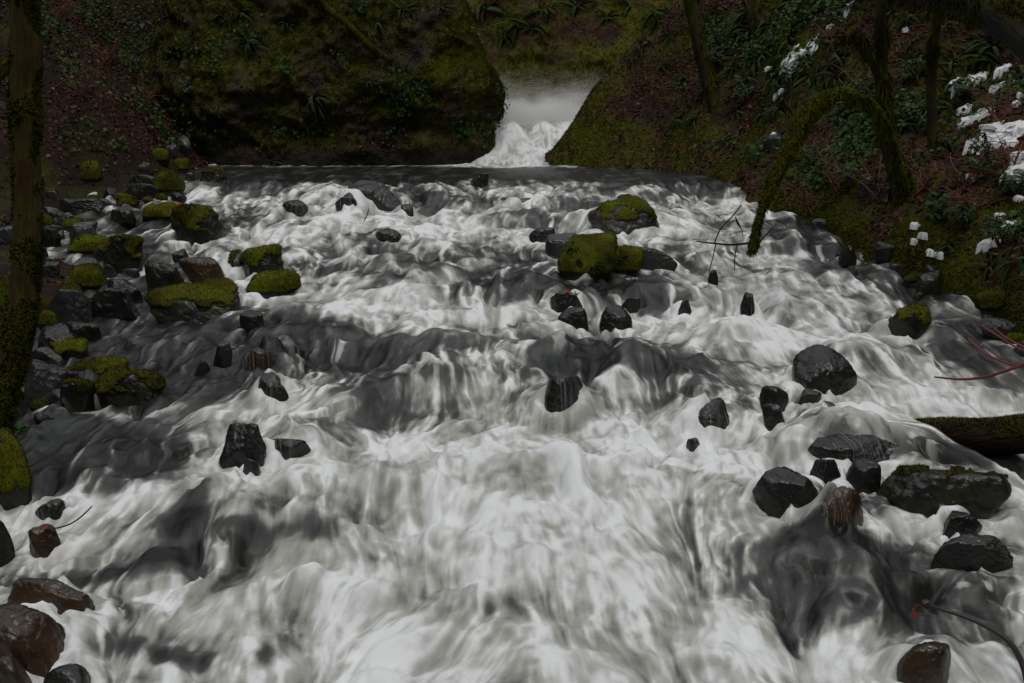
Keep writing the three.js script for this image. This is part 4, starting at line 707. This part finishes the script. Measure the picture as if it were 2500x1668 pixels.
for (const [x, d, wy, w, h, dep, kind, label, group] of [...ROCKS, ...SMALL]) {
  const bank = kind.includes('b'), tall = Math.max(h * 1.85, h + 0.15), g = boulderGeometry(w, tall, dep, kind), ox = x * 3, oz = d * 3, o = new THREE.Group();
  const base = kind.includes('w') ? [0.034, 0.018, 0.009] : kind.includes('g') ? [0.025, 0.025, 0.026] : [0.01, 0.01, 0.01];
  paint(g, (px, py, pz) => dye(mix3(base, [0.026, 0.027, 0.008], clamp(0.6 * noise(px * 4 + ox, py * 4, pz * 4 + oz) + (/m|M/.test(kind) ? 0.3 : 0), 0, 0.75)), 0.55 + 1.5 * clamp(0.3 + fbm(px * 7 + ox, py * 7, pz * 7 + oz, 4), 0, 1)));
  const all = kind.includes('M'), some = kind.includes('m');
  o.position.set(x, wy + h - tall, -d);
  if (kind.includes('v')) waterVeil(g, o.position, tall, h, w);
  if (!all && !some) { const m = new THREE.Mesh(g, M.rock); m.position.copy(o.position); thing(m, 'boulder', label, 'rock', group); continue; }
  part(o, g, M.rock, 'stone');
  const p = g.attributes.position, n = g.attributes.normal, mask = new Float32Array(p.count), dry = tall - h;
  for (let i = 0; i < p.count; i++) {
    const px = p.getX(i), py = p.getY(i), pz = p.getZ(i), t = (py - dry) / h, blotch = noise(px * 4.5 / Math.sqrt(w + 0.3) + ox, py * 4.5, pz * 4.5 + oz) + 0.4 * noise(px * 13 + ox, py * 13, pz * 13);
    mask[i] = all ? smoothstep(t, 0.08, 0.25) * (blotch > -0.62 ? 1 : 0) : smoothstep(t, 0.25, 0.5) * smoothstep(n.getY(i) * 0.5 + blotch * 1.0, kind.includes('d') ? 0.5 : 0.05, kind.includes('d') ? 0.7 : 0.2);
  }
  const pos = p.array.slice(), keep = [], ix = g.index.array;
  for (let i = 0; i < p.count; i++) { const lift = mask[i] < 0.5 ? -0.004 : 0.012 + 0.05 * Math.min(w, 0.5) * clamp(0.5 + fbm(p.getX(i) * 9 + ox, p.getY(i) * 9, p.getZ(i) * 9 + oz, 3), 0, 1); pos[i * 3] += n.getX(i) * lift; pos[i * 3 + 1] += n.getY(i) * lift; pos[i * 3 + 2] += n.getZ(i) * lift; }
  for (let i = 0; i < ix.length; i += 3) if (mask[ix[i]] + mask[ix[i + 1]] + mask[ix[i + 2]] > 0.4) keep.push(ix[i], ix[i + 1], ix[i + 2]);
  if (!keep.length) { thing(o, 'boulder', label, 'rock'); continue; }
  const mg = new THREE.BufferGeometry(); mg.setAttribute('position', new THREE.BufferAttribute(pos, 3)); mg.setIndex(keep); mg.computeVertexNormals();
  const bright = label.includes('bright') || label.includes('vivid') ? 0.3 : kind.includes('d') ? -0.5 : 0;
  const mc = (px, py, pz) => mossColor(px * 1.5 + ox, py, pz + oz, bright);
  paint(mg, mc);
  const bl = new Blades(), smp = sampler(mg); fuzz(bl, smp, Math.min(6500, Math.round(smp.area * 13000)), 0.017, 0.0026, 0.1, mc);
  const mgPlain = mg.toNonIndexed();
  part(o, mergeGeometries([mgPlain, bl.geometry()]), M.moss, 'moss');
  thing(o, 'mossy_boulder', label, 'rock', group);
}

// ---------------------------------------------------------------- trunks, branches and sticks
function tube(pts, segs, around, rough, freq = 6) {     // [x, y, d, radius] along a smooth line
  const curve = new THREE.CatmullRomCurve3(pts.map(([x, y, d]) => V(x, y, -d)), false, 'centripetal'), L = curve.getLength(), frames = curve.computeFrenetFrames(segs, false), c = V(), cum = [0];
  for (let i = 1; i < pts.length; i++) cum.push(cum[i - 1] + Math.hypot(pts[i][0] - pts[i - 1][0], pts[i][1] - pts[i - 1][1], pts[i][2] - pts[i - 1][2]));
  const radius = (t) => { const s = t * cum[cum.length - 1]; let i = 1; while (i < cum.length - 1 && cum[i] < s) i++; return lerp(pts[i - 1][3], pts[i][3], clamp((s - cum[i - 1]) / (cum[i] - cum[i - 1]), 0, 1)); };
  const g = gridGeometry(around, segs + 2, (u, v, i, j) => {
    const jj = clamp(j - 1, 0, segs), t = jj / segs; curve.getPointAt(t, c);
    const a = u * 2 * Math.PI, N = frames.normals[jj], B = frames.binormals[jj], r0 = radius(t), ca = Math.cos(a), sa = Math.sin(a);
    const q = (j === 0 || j === segs + 2) ? 0.02 : 1, r = q * r0 * (1 + rough * fbm(ca * 1.2 + pts[0][0], sa * 1.2 + pts[0][2], t * L * freq * 0.3, 4) * 1.6);
    return [c.x + (N.x * ca + B.x * sa) * r, c.y + (N.y * ca + B.y * sa) * r, c.z + (N.z * ca + B.z * sa) * r, u * 2 * Math.PI * r0 * 3, t * L];
  });
  return g;
}
const BARK = [0.03, 0.019, 0.012];
function mossyWood(parent, pts, name, { segs = 40, around = 20, rough = 0.14, moss = 0.5, count = 3000, len = 0.05, hang = 0, bark = BARK, bright = 0 } = {}) {
  const g = tube(pts, segs, around, rough), mask = (x, y, z, ny) => clamp(moss + 0.5 * ny + 1.1 * (noise(x * 3.1, y * 2.2, z * 3.1) + 0.5 * noise(x * 9, y * 7, z * 9)), 0, 1);
  const col = (x, y, z) => mossColor(x * 2, y * 2, z * 2, bright);
  paint(g, (x, y, z, nx, ny) => dye(mix3(bark, MOSS, mask(x, y, z, ny)), 0.7 + 0.6 * Math.abs(noise(x * 30, y * 9, z * 30))));
  const m = part(parent, g, M.bark, name);
  if (count) {
    const n = g.attributes.normal, smp = sampler(g, (x, y, z, i) => mask(x, y, z, n.getY(i)) > 0.55 ? 1 : 0), bl = new Blades();
    if (smp.area > 0) { fuzz(bl, smp, count, len, 0.004, 0.5, col); if (hang) fuzz(bl, smp, Math.round(count * 0.35), hang, 0.006, 3.5, col); const ms = part(m, bl.geometry(), M.moss, 'moss'); }
  }
  return m;
}
const rooted = (pts, x, y, d, r) => [...pts, [x, y, d, r]];
{ // the mossy trunk at the water's edge, with limbs above
  const o = new THREE.Group(), t = CURVES.leftTrunk;
  mossyWood(o, t, 'trunk', { segs: 130, around: 40, rough: 0.22, moss: 0.68, count: 46000, len: 0.028, bark: [0.042, 0.019, 0.009], bright: 0.12 });
  mossyWood(o, CURVES.leftLimb, 'limb', { segs: 20, around: 14, moss: 0.8, count: 1800, len: 0.03 });
  for (const [x, z, up] of [[-2.5, -1, 1.4], [1.6, -0.8, 1.8], [-1, 2, 2.2], [1.2, 1.6, 2.6]]) { const b = t[t.length - 2]; mossyWood(o, [[b[0], b[1] + up * 0.6 - 1, b[2], 0.07], [b[0] + x * 0.5, b[1] + up, b[2] - z * 0.5, 0.05], [b[0] + x, b[1] + up * 1.6, b[2] - z, 0.03]], 'limb', { segs: 12, around: 8, count: 200 }); }
  thing(o, 'mossy_tree', 'mossy reddish tree trunk standing among shore boulders at the water', 'tree');
}
{
  const o = new THREE.Group(), C = CURVES;
  mossyWood(o, C.mossTrunk, 'trunk', { segs: 60, around: 18, moss: 0.5, count: 5000, len: 0.06, hang: 0.2, bark: [0.02, 0.014, 0.01] });
  mossyWood(o, C.mossTrunkB, 'limb', { segs: 24, around: 12, moss: 0.7, count: 1500, len: 0.05, hang: 0.12 });
  const arch = mossyWood(o, C.archBranch, 'branch', { segs: 110, around: 22, rough: 0.3, moss: 1.2, count: 30000, len: 0.03, hang: 0.07, bright: 0.9 });
  for (const k of ['archTwigA', 'archTwigB', 'archTwigC', 'archTwigD', 'archTwigE', 'archTwigF']) mossyWood(arch, C[k], 'twig', { segs: 14, around: 6, moss: 0.1, count: 0, bark: [0.025, 0.022, 0.01] });
  thing(o, 'mossy_tree', 'moss-hung tree with an arching branch drooping over the rapids', 'tree');
}
{ const o = new THREE.Group(); mossyWood(o, CURVES.mossStemB, 'trunk', { segs: 36, around: 12, moss: 0.45, count: 2200, len: 0.05, hang: 0.14 }); thing(o, 'mossy_tree', 'thin mossy stem beside the moss-hung tree', 'tree'); }
{ const o = new THREE.Group(), t = mossyWood(o, CURVES.leaningTree, 'trunk', { segs: 90, around: 28, rough: 0.08, moss: 0.1, count: 7000, len: 0.06, bark: [0.034, 0.032, 0.031] });
  const smp = sampler(t.geometry, (x) => x < 4.0 && x > 2.3 ? 1 : 0), bl = new Blades(), col = (x, y, z) => mossColor(x * 2, y * 2, z * 2, -0.2);
  fuzz(bl, smp, 4000, 0.09, 0.004, 2.2, col); part(t, bl.geometry(), M.moss, 'hanging_moss');
  thing(o, 'leaning_tree', 'smooth grey leaning trunk with dark moss hanging below it', 'tree'); }
{ const o = new THREE.Group(); mossyWood(o, CURVES.slopeTrunk, 'trunk', { segs: 60, around: 16, moss: 0.45, count: 5000, len: 0.05, hang: 0.1 }); thing(o, 'mossy_tree', 'mossy trunk growing on the leaf-strewn slope above the pool', 'tree'); }
{ const o = new THREE.Group(); mossyWood(o, CURVES.slopeTrunkB, 'trunk', { segs: 30, around: 10, moss: 0.6, count: 1500, len: 0.05, hang: 0.1 }); thing(o, 'mossy_tree', 'slender mossy stem among ferns and snow at the slope top', 'tree'); }
{ const o = new THREE.Group(); mossyWood(o, CURVES.bluffBranch, 'limb', { segs: 36, around: 12, moss: 0.9, count: 2600, len: 0.06, hang: 0.1, bright: 0.1 }); thing(o, 'mossy_branch', 'mossy fallen branch leaning down the face of the bluff', 'branch'); }
{ // fallen log: split wood below, moss on top
  const o = new THREE.Group(), g = tube(CURVES.log, 60, 26, 0.16, 3);
  paint(g, (x, y, z, nx, ny) => dye(mix3([0.022, 0.011, 0.008], [0.05, 0.03, 0.018], clamp(noise(x * 2, y * 26, z * 26) + 0.2, 0, 1)), 0.8));
  part(o, g, M.bark, 'wood');
  const n = g.attributes.normal, mk = (x, y, z, i) => n.getY(i) + 0.9 * noise(x * 3, y * 3, z * 3) > 0.42 ? 1 : 0, smp = sampler(g, mk), bl = new Blades(); fuzz(bl, smp, 16000, 0.016, 0.003, 0, (x, y, z) => mossColor(x * 2, y, z * 2, 0.1)); part(o, bl.geometry(), M.moss, 'moss');
  thing(o, 'fallen_log', 'fallen moss-topped log lying from the fern bank into the rapids', 'log');
}
const plainStick = (pts, mat, name, label) => thing(new THREE.Mesh(tube(pts, 24, 7, 0.15), mat), name, label, 'stick');
plainStick(CURVES.stickA, M.stick, 'stick', 'short dark stick caught on the notched boulder');
plainStick(CURVES.stickB, M.stick, 'stick', 'thin curved stick rising from the brown speckled rock');
plainStick(CURVES.stickC, M.stick, 'stick', 'dark tapering stick hanging from the tip of the fallen log');
plainStick(CURVES.stickD, M.stick, 'stick', 'short dark stick standing in foam by the round mossy boulder');
plainStick(CURVES.stickE, M.stick, 'stick', 'tiny twig sticking up below the big angular rock');
plainStick(CURVES.woodStub, M.orangeWood, 'wood_stub', 'orange stub of broken wood on the low mossy rock');
{ const o = new THREE.Group(); part(o, tube(CURVES.twig, 50, 9, 0.1), M.stick, 'stem');
  const [kx, ky, kd] = CURVES.twig[0], kn = boulderGeometry(0.05, 0.055, 0.05, 'r'); paint(kn, () => [0.02, 0.013, 0.009]); part(o, kn, M.rock, 'knob').position.set(kx - 0.005, ky - 0.027, -kd);
  const lf = part(o, mapleLeaf(0.045), M.redLeaf, 'leaf'); lf.position.set(kx - 0.055, ky, -kd + 0.01); lf.rotation.set(0.9, 0.3, 0.4);
  const lf2 = part(o, mapleLeaf(0.035), M.redLeaf, 'leaf'); lf2.position.set(kx - 0.06, ky - 0.03, -kd + 0.02); lf2.rotation.set(1.6, 0.2, -0.5);
  thing(o, 'twig', 'curved dark twig with a knobbed tip and a withered red leaf', 'twig'); }
{ const o = new THREE.Group(); for (const k of ['redTwigA', 'redTwigB', 'redTwigC', 'redTwigD']) part(o, tube(rooted(CURVES[k], 5.7, rightGround(5.7, 7.2) - 0.05, 7.2 + rr(-0.2, 0.2), CURVES[k][0][3] * 3), 40, 7, 0.08), M.redTwig, 'stem'); thing(o, 'red_stemmed_shrub', 'bare red stems reaching from the fern bank over the white run', 'shrub'); }
function mapleLeaf(r) {
  const pts = []; for (let i = 0; i < 22; i++) { const a = i / 22 * 2 * Math.PI, q = r * (0.55 + 0.45 * Math.pow(Math.abs(Math.cos(a * 2.5)), 1.5)) * (i % 2 ? 0.85 : 1); pts.push(new THREE.Vector2(Math.cos(a) * q, Math.sin(a) * q)); }
  const g = new THREE.ExtrudeGeometry(new THREE.Shape(pts), { depth: 0.0012, bevelEnabled: false, steps: 1 }), p = g.attributes.position;
  for (let i = 0; i < p.count; i++) p.setZ(i, p.getZ(i) + 3 * p.getX(i) ** 2 / r * 0.5 - 0.25 * Math.abs(p.getY(i)));
  g.computeVertexNormals(); return g;
}
const WET_LEAVES = [[0.6, 1.03, 10.7, 0.045, 'wet orange leaf flat on the dark rock at the lip of the small falls'], [0.7, 1.0, 10.72, 0.035, 'smaller orange leaf beside the one on the lip rock'], [1.06, 1.12, 11.7, 0.035, 'red leaf lying on the little mossy knob'], [-2.93, 0.4, 5.98, 0.022, 'red leaf stuck on the brown speckled rock']];
for (const [x, y, d, s, text] of WET_LEAVES) { const m = new THREE.Mesh(mapleLeaf(s), M.redLeaf); m.position.set(x, y, -d); m.rotation.set(-1.2 + rr(-0.3, 0.3), rr(-0.3, 0.3), rr(0, 6)); thing(m, 'fallen_leaf', text, 'leaf'); }

// ---------------------------------------------------------------- ferns, shrubs, bare brush, snow
function frondGeometry(arch, tone) {                    // one frond, a metre long, growing out along +x
  const p = [], n = [], c = [], N = 20, at = (t) => V(t * (1 - 0.12 * arch * t), arch * (0.6 * t - 0.95 * t * t), 0), w = (t) => 0.15 * Math.pow(Math.sin(Math.PI * clamp(0.1 + 0.86 * t, 0, 1)), 0.8);
  const tri = (a, b, e, col) => { const m = V().crossVectors(b.clone().sub(a), e.clone().sub(a)).normalize(); if (m.y < 0) m.negate(); for (const q of [a, b, e]) { p.push(q.x, q.y, q.z); n.push(m.x, m.y, m.z); c.push(...col); } };
  for (let i = 0; i < N; i++) {
    const t = 0.1 + 0.9 * i / N, a = at(t), b = at(t + 0.024), q = at(t + 0.012), L = w(t);
    for (const s of [-1, 1]) { const k = 0.75 + 0.5 * rnd(), tip = q.clone().add(V(0.06, -0.12 * L - 0.02 * rnd(), s * L)), mid = q.clone().add(V(0.022, 0.008, s * L * 0.5)), col = dye(tone, k); tri(a, mid, b, col); tri(a, tip, mid, col); tri(mid, tip, b, col); }
  }
  for (let i = 0; i < 8; i++) { const a = at(i / 8), b = at((i + 1) / 8), o = V(0, 0, 0.006); tri(a.clone().sub(o), a.clone().add(o), b, [0.035, 0.025, 0.012]); }
  const g = new THREE.BufferGeometry(); g.setAttribute('position', new THREE.Float32BufferAttribute(p, 3)); g.setAttribute('normal', new THREE.Float32BufferAttribute(n, 3)); g.setAttribute('color', new THREE.Float32BufferAttribute(c, 3)); return g;
}
const fronds = [[0.9, [0.03, 0.065, 0.01]], [0.6, [0.026, 0.055, 0.01]], [1.2, [0.038, 0.07, 0.009]], [0.35, [0.044, 0.08, 0.012]], [1.0, [0.02, 0.05, 0.01]]].map((a) => frondGeometry(...a));
function outward(kind, x, y, d) {                       // which way the ground faces
  if (kind === 'c') return V(rr(-0.3, 0.4), 0.5, 1).normalize();
  if (kind === 'k') return V(0, 1, 0.5).normalize();
  if (kind === 'f') return V(0, 0.7, 1).normalize();
  const f = kind === 'l' ? leftGround : rightGround, e = 0.15; return V(f(x - e, d) - f(x + e, d), 2 * e, -(f(x, d - e) - f(x, d + e))).normalize();
}
const FERN_ON_ROCK = [[0.7, 1.36, 11.66, 0.2, 'k'], [1.02, 1.36, 11.8, 0.22, 'k'], [0.92, 1.16, 11.58, 0.18, 'k'], [1.28, 1.2, 11.9, 0.18, 'k']];
const FERN_WORDS = { k: ['small fern sprouting from the midstream mossy clump', 'ferns on the midstream clump'],  r: ['sword fern with drooping green fronds on the snowy fern bank', 'sword ferns of the fern bank'], l: ['sword fern growing on the ivy slope', 'sword ferns of the ivy slope'], c: ['sword fern hanging from the mossy face of the bluff', 'sword ferns on the bluff'], f: ['hazy sword fern on the slope behind the misty fall', 'sword ferns behind the fall'] };
for (const [x, y, d, s, kind] of [...FERNS, ...FERN_ON_ROCK]) {
  const o = new THREE.Group(), up = outward(kind, x, y, d).lerp(V(0, 1, 0), 0.35).normalize(), m = 12 + Math.floor(rnd() * 6), size = s * (kind === 'r' ? 0.95 : 1.1);
  for (let i = 0; i < m; i++) { const f = part(o, fronds[Math.floor(rnd() * fronds.length)], M.fern, 'frond'); f.rotation.set(rr(-0.5, 0.5), rnd() * 2 * Math.PI, rr(-0.3, 0.7), 'YXZ'); f.scale.setScalar(size * rr(0.45, 1.1)); }
  const y0 = kind === 'r' ? rightGround(x, d) : kind === 'l' ? leftGround(x, d) : y;
  o.position.set(x, y0, -d); o.quaternion.setFromUnitVectors(V(0, 1, 0), up);
  thing(o, 'sword_fern', FERN_WORDS[kind][0], 'fern', FERN_WORDS[kind][1]);
}
function leafyShrub(size) {
  const o = new THREE.Group(), bl = { p: [], n: [], c: [] }, q = V();
  for (let i = 0, m = 5 + Math.floor(rnd() * 3); i < m; i++) {
    const a = rnd() * 6.283, r = rr(0.2, 0.6) * size, h = rr(0.4, 0.9) * size, pts = [[0, -0.05, 0, 0.008], [Math.cos(a) * r * 0.4, h * 0.6, -Math.sin(a) * r * 0.4, 0.006], [Math.cos(a) * r, h, -Math.sin(a) * r, 0.003]];
    part(o, tube(pts, 6, 5, 0.05), M.twig, 'stem');
    for (let k = 0; k < 22; k++) {
      const t = rr(0.25, 1.05), bx = Math.cos(a) * r * t, bz = Math.sin(a) * r * t, by = h * (1 - Math.max(0, 1 - t) ** 1.6), dir = V(rr(-1, 1), rr(-0.5, 0.3), rr(-1, 1)).normalize(), L = rr(0.06, 0.11) * (0.6 + 0.6 * size), sd = V().crossVectors(dir, V(0, 1, 0)).normalize().multiplyScalar(L * 0.28), nn = V().crossVectors(sd, dir).normalize(); if (nn.y < 0) nn.negate();
      const b = V(bx, by, bz), mid = b.clone().addScaledVector(dir, L * 0.5), e = b.clone().addScaledVector(dir, L).add(V(0, -L * 0.15, 0)), col = dye([0.02, 0.055, 0.012], rr(0.6, 1.4));
      for (const [A, B, C] of [[b, mid.clone().add(sd), e], [b, e, mid.clone().sub(sd)]]) for (const v of [A, B, C]) { bl.p.push(v.x, v.y, v.z); bl.n.push(nn.x, nn.y, nn.z); bl.c.push(...col); }
    }
  }
  const g = new THREE.BufferGeometry(); g.setAttribute('position', new THREE.Float32BufferAttribute(bl.p, 3)); g.setAttribute('normal', new THREE.Float32BufferAttribute(bl.n, 3)); g.setAttribute('color', new THREE.Float32BufferAttribute(bl.c, 3));
  part(o, g, M.leafShrub, 'foliage'); return o;
}
for (const [x, y, d, s, kind] of SHRUBS) {
  const o = leafyShrub(s * 0.9 + 0.12), low = d < 9; o.position.set(x, kind === 'r' ? rightGround(x, d) : kind === 'l' ? leftGround(x, d) : y, -d); o.quaternion.setFromUnitVectors(V(0, 1, 0), outward(kind, x, y, d).lerp(V(0, 1, 0), 0.5).normalize());
  thing(o, 'leafy_shrub', low ? 'small green leafy plant at the foot of the mossy trunk' : kind === 'r' ? 'small evergreen shrub with glossy leaves on the snowy fern bank' : 'small leafy shrub clinging to the bluff', 'shrub', low ? 'plants at the trunk foot' : kind === 'r' ? 'evergreen shrubs of the fern bank' : 'shrubs on the bluff');
}
for (const [x, y, d, s] of TWIGS) {
  const o = new THREE.Group(), m = 9;
  for (let i = 0; i < m; i++) {
    const a = rr(0, 6.283), L = s * rr(0.6, 1.1), lean2 = rr(0.35, 1.0), pts = [[rr(-0.1, 0.1), -0.06, rr(-0.1, 0.1), 0.011]]; let px = 0, py = 0, pd = 0;
    for (let k = 1; k <= 4; k++) { px += Math.cos(a) * L * 0.25 * lean2 + rr(-0.05, 0.05); pd += Math.sin(a) * L * 0.2 * lean2 + rr(-0.05, 0.05); py += L * 0.25 * (1.15 - lean2 * 0.5) - 0.02 * k; pts.push([px, py, pd, 0.011 * (1 - k / 5.5)]); }
    const st = part(o, tube(pts, 12, 5, 0.1), M.brush, 'stem');
    for (let k = 0; k < 3; k++) { const b = pts[1 + k], c2 = [[b[0], b[1], b[2], 0.006], [b[0] + rr(-0.15, 0.15), b[1] + rr(0, 0.12), b[2] + rr(-0.15, 0.15), 0.0045], [b[0] + rr(-0.28, 0.28), b[1] + rr(0, 0.2), b[2] + rr(-0.28, 0.28), 0.0025]]; part(st, tube(c2, 6, 4, 0.1), M.brush, 'twig'); }
  }
  const left = x < 0; o.position.set(x, (left ? leftGround : rightGround)(x, d), -d);
  thing(o, 'bare_shrub', left ? 'bare brown brambles among the ivy on the slope' : 'bare reddish brush on the snowy fern bank', 'shrub', left ? 'brambles of the ivy slope' : 'bare brush of the fern bank');
}
for (const [x, y, d, w, h] of SNOW) {
  const ph = rnd() * 50, g = gridGeometry(64, 8, (u, v) => {
    const a = u * 2 * Math.PI, edge = 0.7 + 0.5 * noise(Math.cos(a) * 1.3 + ph, Math.sin(a) * 1.3, ph) + 0.45 * noise(Math.cos(a) * 2.6 + ph, Math.sin(a) * 2.6, 1), r = v * edge, px = x + Math.cos(a) * r * w * 0.6, pd = d + Math.sin(a) * r * (h * 0.5 + 0.1);
    const gy = rightGround(px, pd); if (w < 0.16) return [px, rightGround(x, d) + (v > 0.95 ? -0.045 : 0.05 * Math.sqrt(1 - v * v) - 0.01 + 0.02 * noise(px * 20, pd * 20, ph)), -pd, px * 3, pd * 3];
    return [px, v > 0.95 ? gy - 0.05 : Math.max(gy - 0.02, lerp(gy, rightGround(x + 0.1 * w, d), w < 0.16 ? 0.2 : 0.5)) + 0.04 * Math.sqrt(1 - v * v) + 0.01 + 0.03 * noise(px * 7, pd * 7, ph), -pd, px * 3, pd * 3];
  });
  thing(new THREE.Mesh(g, M.snow), 'snow_patch', w > 0.28 ? 'large patch of old white snow on the fern bank' : 'small scrap of white snow on the fern bank', 'snow', w > 0.28 ? 'large snow patches' : 'small snow scraps');
}

// ---------------------------------------------------------------- ground cover: moss tufts, ivy leaves, fallen leaves
function tuft() {
  const bl = new Blades(); for (let i = 0; i < 9; i++) { const d = V(rr(-1, 1), rr(0.3, 1.1), rr(-1, 1)).normalize(); bl.add(V(rr(-0.3, 0.3), 0, rr(-0.3, 0.3)), d, V(0, 1, 0), rr(0.6, 1.1), 0.07, [1, 1, 1]); }
  const g = bl.geometry(); g.deleteAttribute('color'); return g;
}
function scatter(geometry, material, name, label, category, spots) {
  const im = new THREE.InstancedMesh(geometry, material, spots.length), q = new THREE.Quaternion(), q2 = new THREE.Quaternion(), m = new THREE.Matrix4(), s = V(), c = new THREE.Color(), up = V(0, 1, 0);
  spots.forEach(([p, n, size, col, tilt], i) => { q.setFromUnitVectors(up, V(n.x + rr(-tilt, tilt), n.y + rr(-tilt, tilt), n.z + rr(-tilt, tilt)).normalize()); q2.setFromAxisAngle(up, rr(0, 6.283)); im.setMatrixAt(i, m.compose(p, q.multiply(q2), s.setScalar(size))); im.setColorAt(i, c.setRGB(...col)); });
  return stuff(im, name, label, category);
}
function spread(list, geo, count, accept, make) { const s = sampler(geo, accept); for (let i = 0; i < count; i++) { const p = V(), n = V(); s.next(p, n); list.push(make(p, n)); } }
const mossSpots = [], litterSpots = [], ivySpots = [];
const mossAt = (lo, hi) => (p, n) => [p, n, rr(lo, hi), mossColor(p.x, p.y, p.z), 0.4];
spread(mossSpots, bluffGeo, 90000, (x, y, z) => inView(x, -z) && y < 6.5 ? bluffMoss(x, y, z) ** 2 : 0, mossAt(0.025, 0.06));
spread(mossSpots, rightGeo, 80000, (x, y, z) => inView(x, -z) && y > wbase(Math.min(-z, 21)) - 0.1 && y < 7 ? rightMoss(x, y, z) ** 2 * (0.3 + 0.7 * 10 / -z) : 0, mossAt(0.025, 0.055));
spread(mossSpots, leftGeo, 14000, (x, y, z) => inView(x, -z) && y < 7 ? clamp(mossPatch(x, y, z) * 1.2, 0, 1) : 0, mossAt(0.02, 0.05));
spread(mossSpots, farGeo, 22000, (x, y, z) => inView(x, -z) ? clamp(0.4 + mossPatch(x, y, z), 0, 1) : 0, mossAt(0.04, 0.09));
scatter(tuft(), dull({ color: 0xffffff, roughness: 1 }), 'moss_cover', 'olive green moss covering the banks and the bluff', 'moss', mossSpots);
const litterCol = () => { const k = rnd(); return dye(k < 0.6 ? [0.05, 0.018, 0.011] : k < 0.93 ? [0.075, 0.03, 0.02] : [0.15, 0.075, 0.045], rr(0.6, 1.3)); };
const litterAt = (p, n) => { p.addScaledVector(n, 0.008); return [p, n, rr(0.016, 0.042), litterCol(), 0.7]; };
const dryLeaf = (() => { const g = gridGeometry(2, 2, (u, v) => { const x = u * 2 - 1, z = v * 2 - 1, k = 1 - 0.45 * Math.abs(x * z); return [x * k * 0.9, 0.28 * x * x - 0.15 * z, z * k, u, v]; }); return g; })();
spread(litterSpots, bluffGeo, 5000, (x, y, z) => inView(x, -z) && y < 6.5 && y > 2 ? (1 - bluffMoss(x, y, z)) * 0.6 : 0, litterAt);
spread(litterSpots, rightGeo, 32000, (x, y, z) => inView(x, -z) && y > wbase(Math.min(-z, 21)) && y < 7 ? (1 - rightMoss(x, y, z)) : 0, litterAt);
spread(litterSpots, leftGeo, 24000, (x, y, z) => inView(x, -z) && y < 7 ? clamp(0.6 - mossPatch(x, y, z), 0, 1) * (nearest(talusFoot, x, -z)[0] > 0 ? 1 : 0.15) : 0, litterAt);
spread(litterSpots, farGeo, 7000, (x, y, z) => inView(x, -z) && y > 3 ? clamp(0.4 - mossPatch(x, y, z), 0, 1) : 0, litterAt);
scatter(dryLeaf, M.litter, 'leaf_litter', 'wet brown fallen leaves strewn over the slopes', 'leaves', litterSpots);
const ivyLeaf = (() => { const s = []; for (let i = 0; i < 10; i++) { const a = i / 10 * 2 * Math.PI, r = i % 2 ? 0.62 : 1; s.push([Math.cos(a) * r, 0.12 * (i % 2), Math.sin(a) * r]); } const g = new THREE.BufferGeometry(), p = []; for (let i = 0; i < 10; i++) p.push(0, 0.05, 0, ...s[(i + 1) % 10], ...s[i]); g.setAttribute('position', new THREE.Float32BufferAttribute(p, 3)); g.computeVertexNormals(); return g; })();
const ivyAt = (p, n) => { p.addScaledVector(n, rr(0.02, 0.16)); return [p, n, rr(0.02, 0.045), dye([0.026, 0.056, 0.01], rr(0.4, 1.8)), 0.8]; };
spread(ivySpots, leftGeo, 9000, (x, y, z) => inView(x, -z) && y < 7 && nearest(talusFoot, x, -z)[0] > 0.3 ? clamp(0.25 + 1.6 * noise(x * 0.8, y * 0.8, z * 0.8 + 3), 0, 1) : 0, ivyAt);
spread(ivySpots, bluffGeo, 3500, (x, y, z) => inView(x, -z) && y < 7 && y > 2.3 ? clamp(1.6 * noise(x * 1.1 + 9, y * 1.1, z * 1.1) - 0.25, 0, 1) : 0, ivyAt);
spread(ivySpots, rightGeo, 16000, (x, y, z) => inView(x, -z) && y > wbase(Math.min(-z, 21)) + 0.4 && y < 7 ? clamp(1.7 * noise(x * 0.9 + 5, y * 0.9, z * 0.9) - 0.1, 0, 1) * smoothstep(x, 3, 4) : 0, ivyAt);
scatter(ivyLeaf, M.leaf, 'ivy_cover', 'dark green ivy and bramble leaves over the slopes', 'ivy', ivySpots);

// ---------------------------------------------------------------- spray hanging over the fall in the gorge
{
  const drops = []; for (let k = 0; k < 40; k++) { const g = new THREE.TetrahedronGeometry(0.0026, 0); g.rotateX(rr(0, 6)); g.rotateY(rr(0, 6)); g.translate(rr(-0.12, 0.12), rr(-0.07, 0.07), rr(-0.12, 0.12)); drops.push(g); }
  const N = 62000, im = new THREE.InstancedMesh(mergeGeometries(drops), M.droplet, N), m = new THREE.Matrix4();
  for (let i = 0; i < N; i++) {
    const d = rr(22.5, 26), x = rr(-0.9, 2.8), top = 2.95 + 0.4 * noise(x * 1.1, d * 0.5, 5) + 0.1 * x, y = rnd() < 0.6 ? lerp(2.3, top - 0.1, Math.pow(rnd(), 1.2)) : 2.65 - Math.log(1 - rnd() * 0.995) * 0.2;
    const thin = y > 2.5 && noise(x * 1.3 + 2, y * 1.7, d * 0.4) < -0.08 && rnd() < 0.75;   // wisps and gaps
    im.setMatrixAt(i, m.makeRotationY(rr(0, 6.28)).setPosition(x, thin ? 2.1 + 0.4 * rnd() : y, -d));
  }
  stuff(im, 'spray', 'white spray and mist drifting up from the fall in the gorge', 'mist');
}
renderer.render(scene, camera);
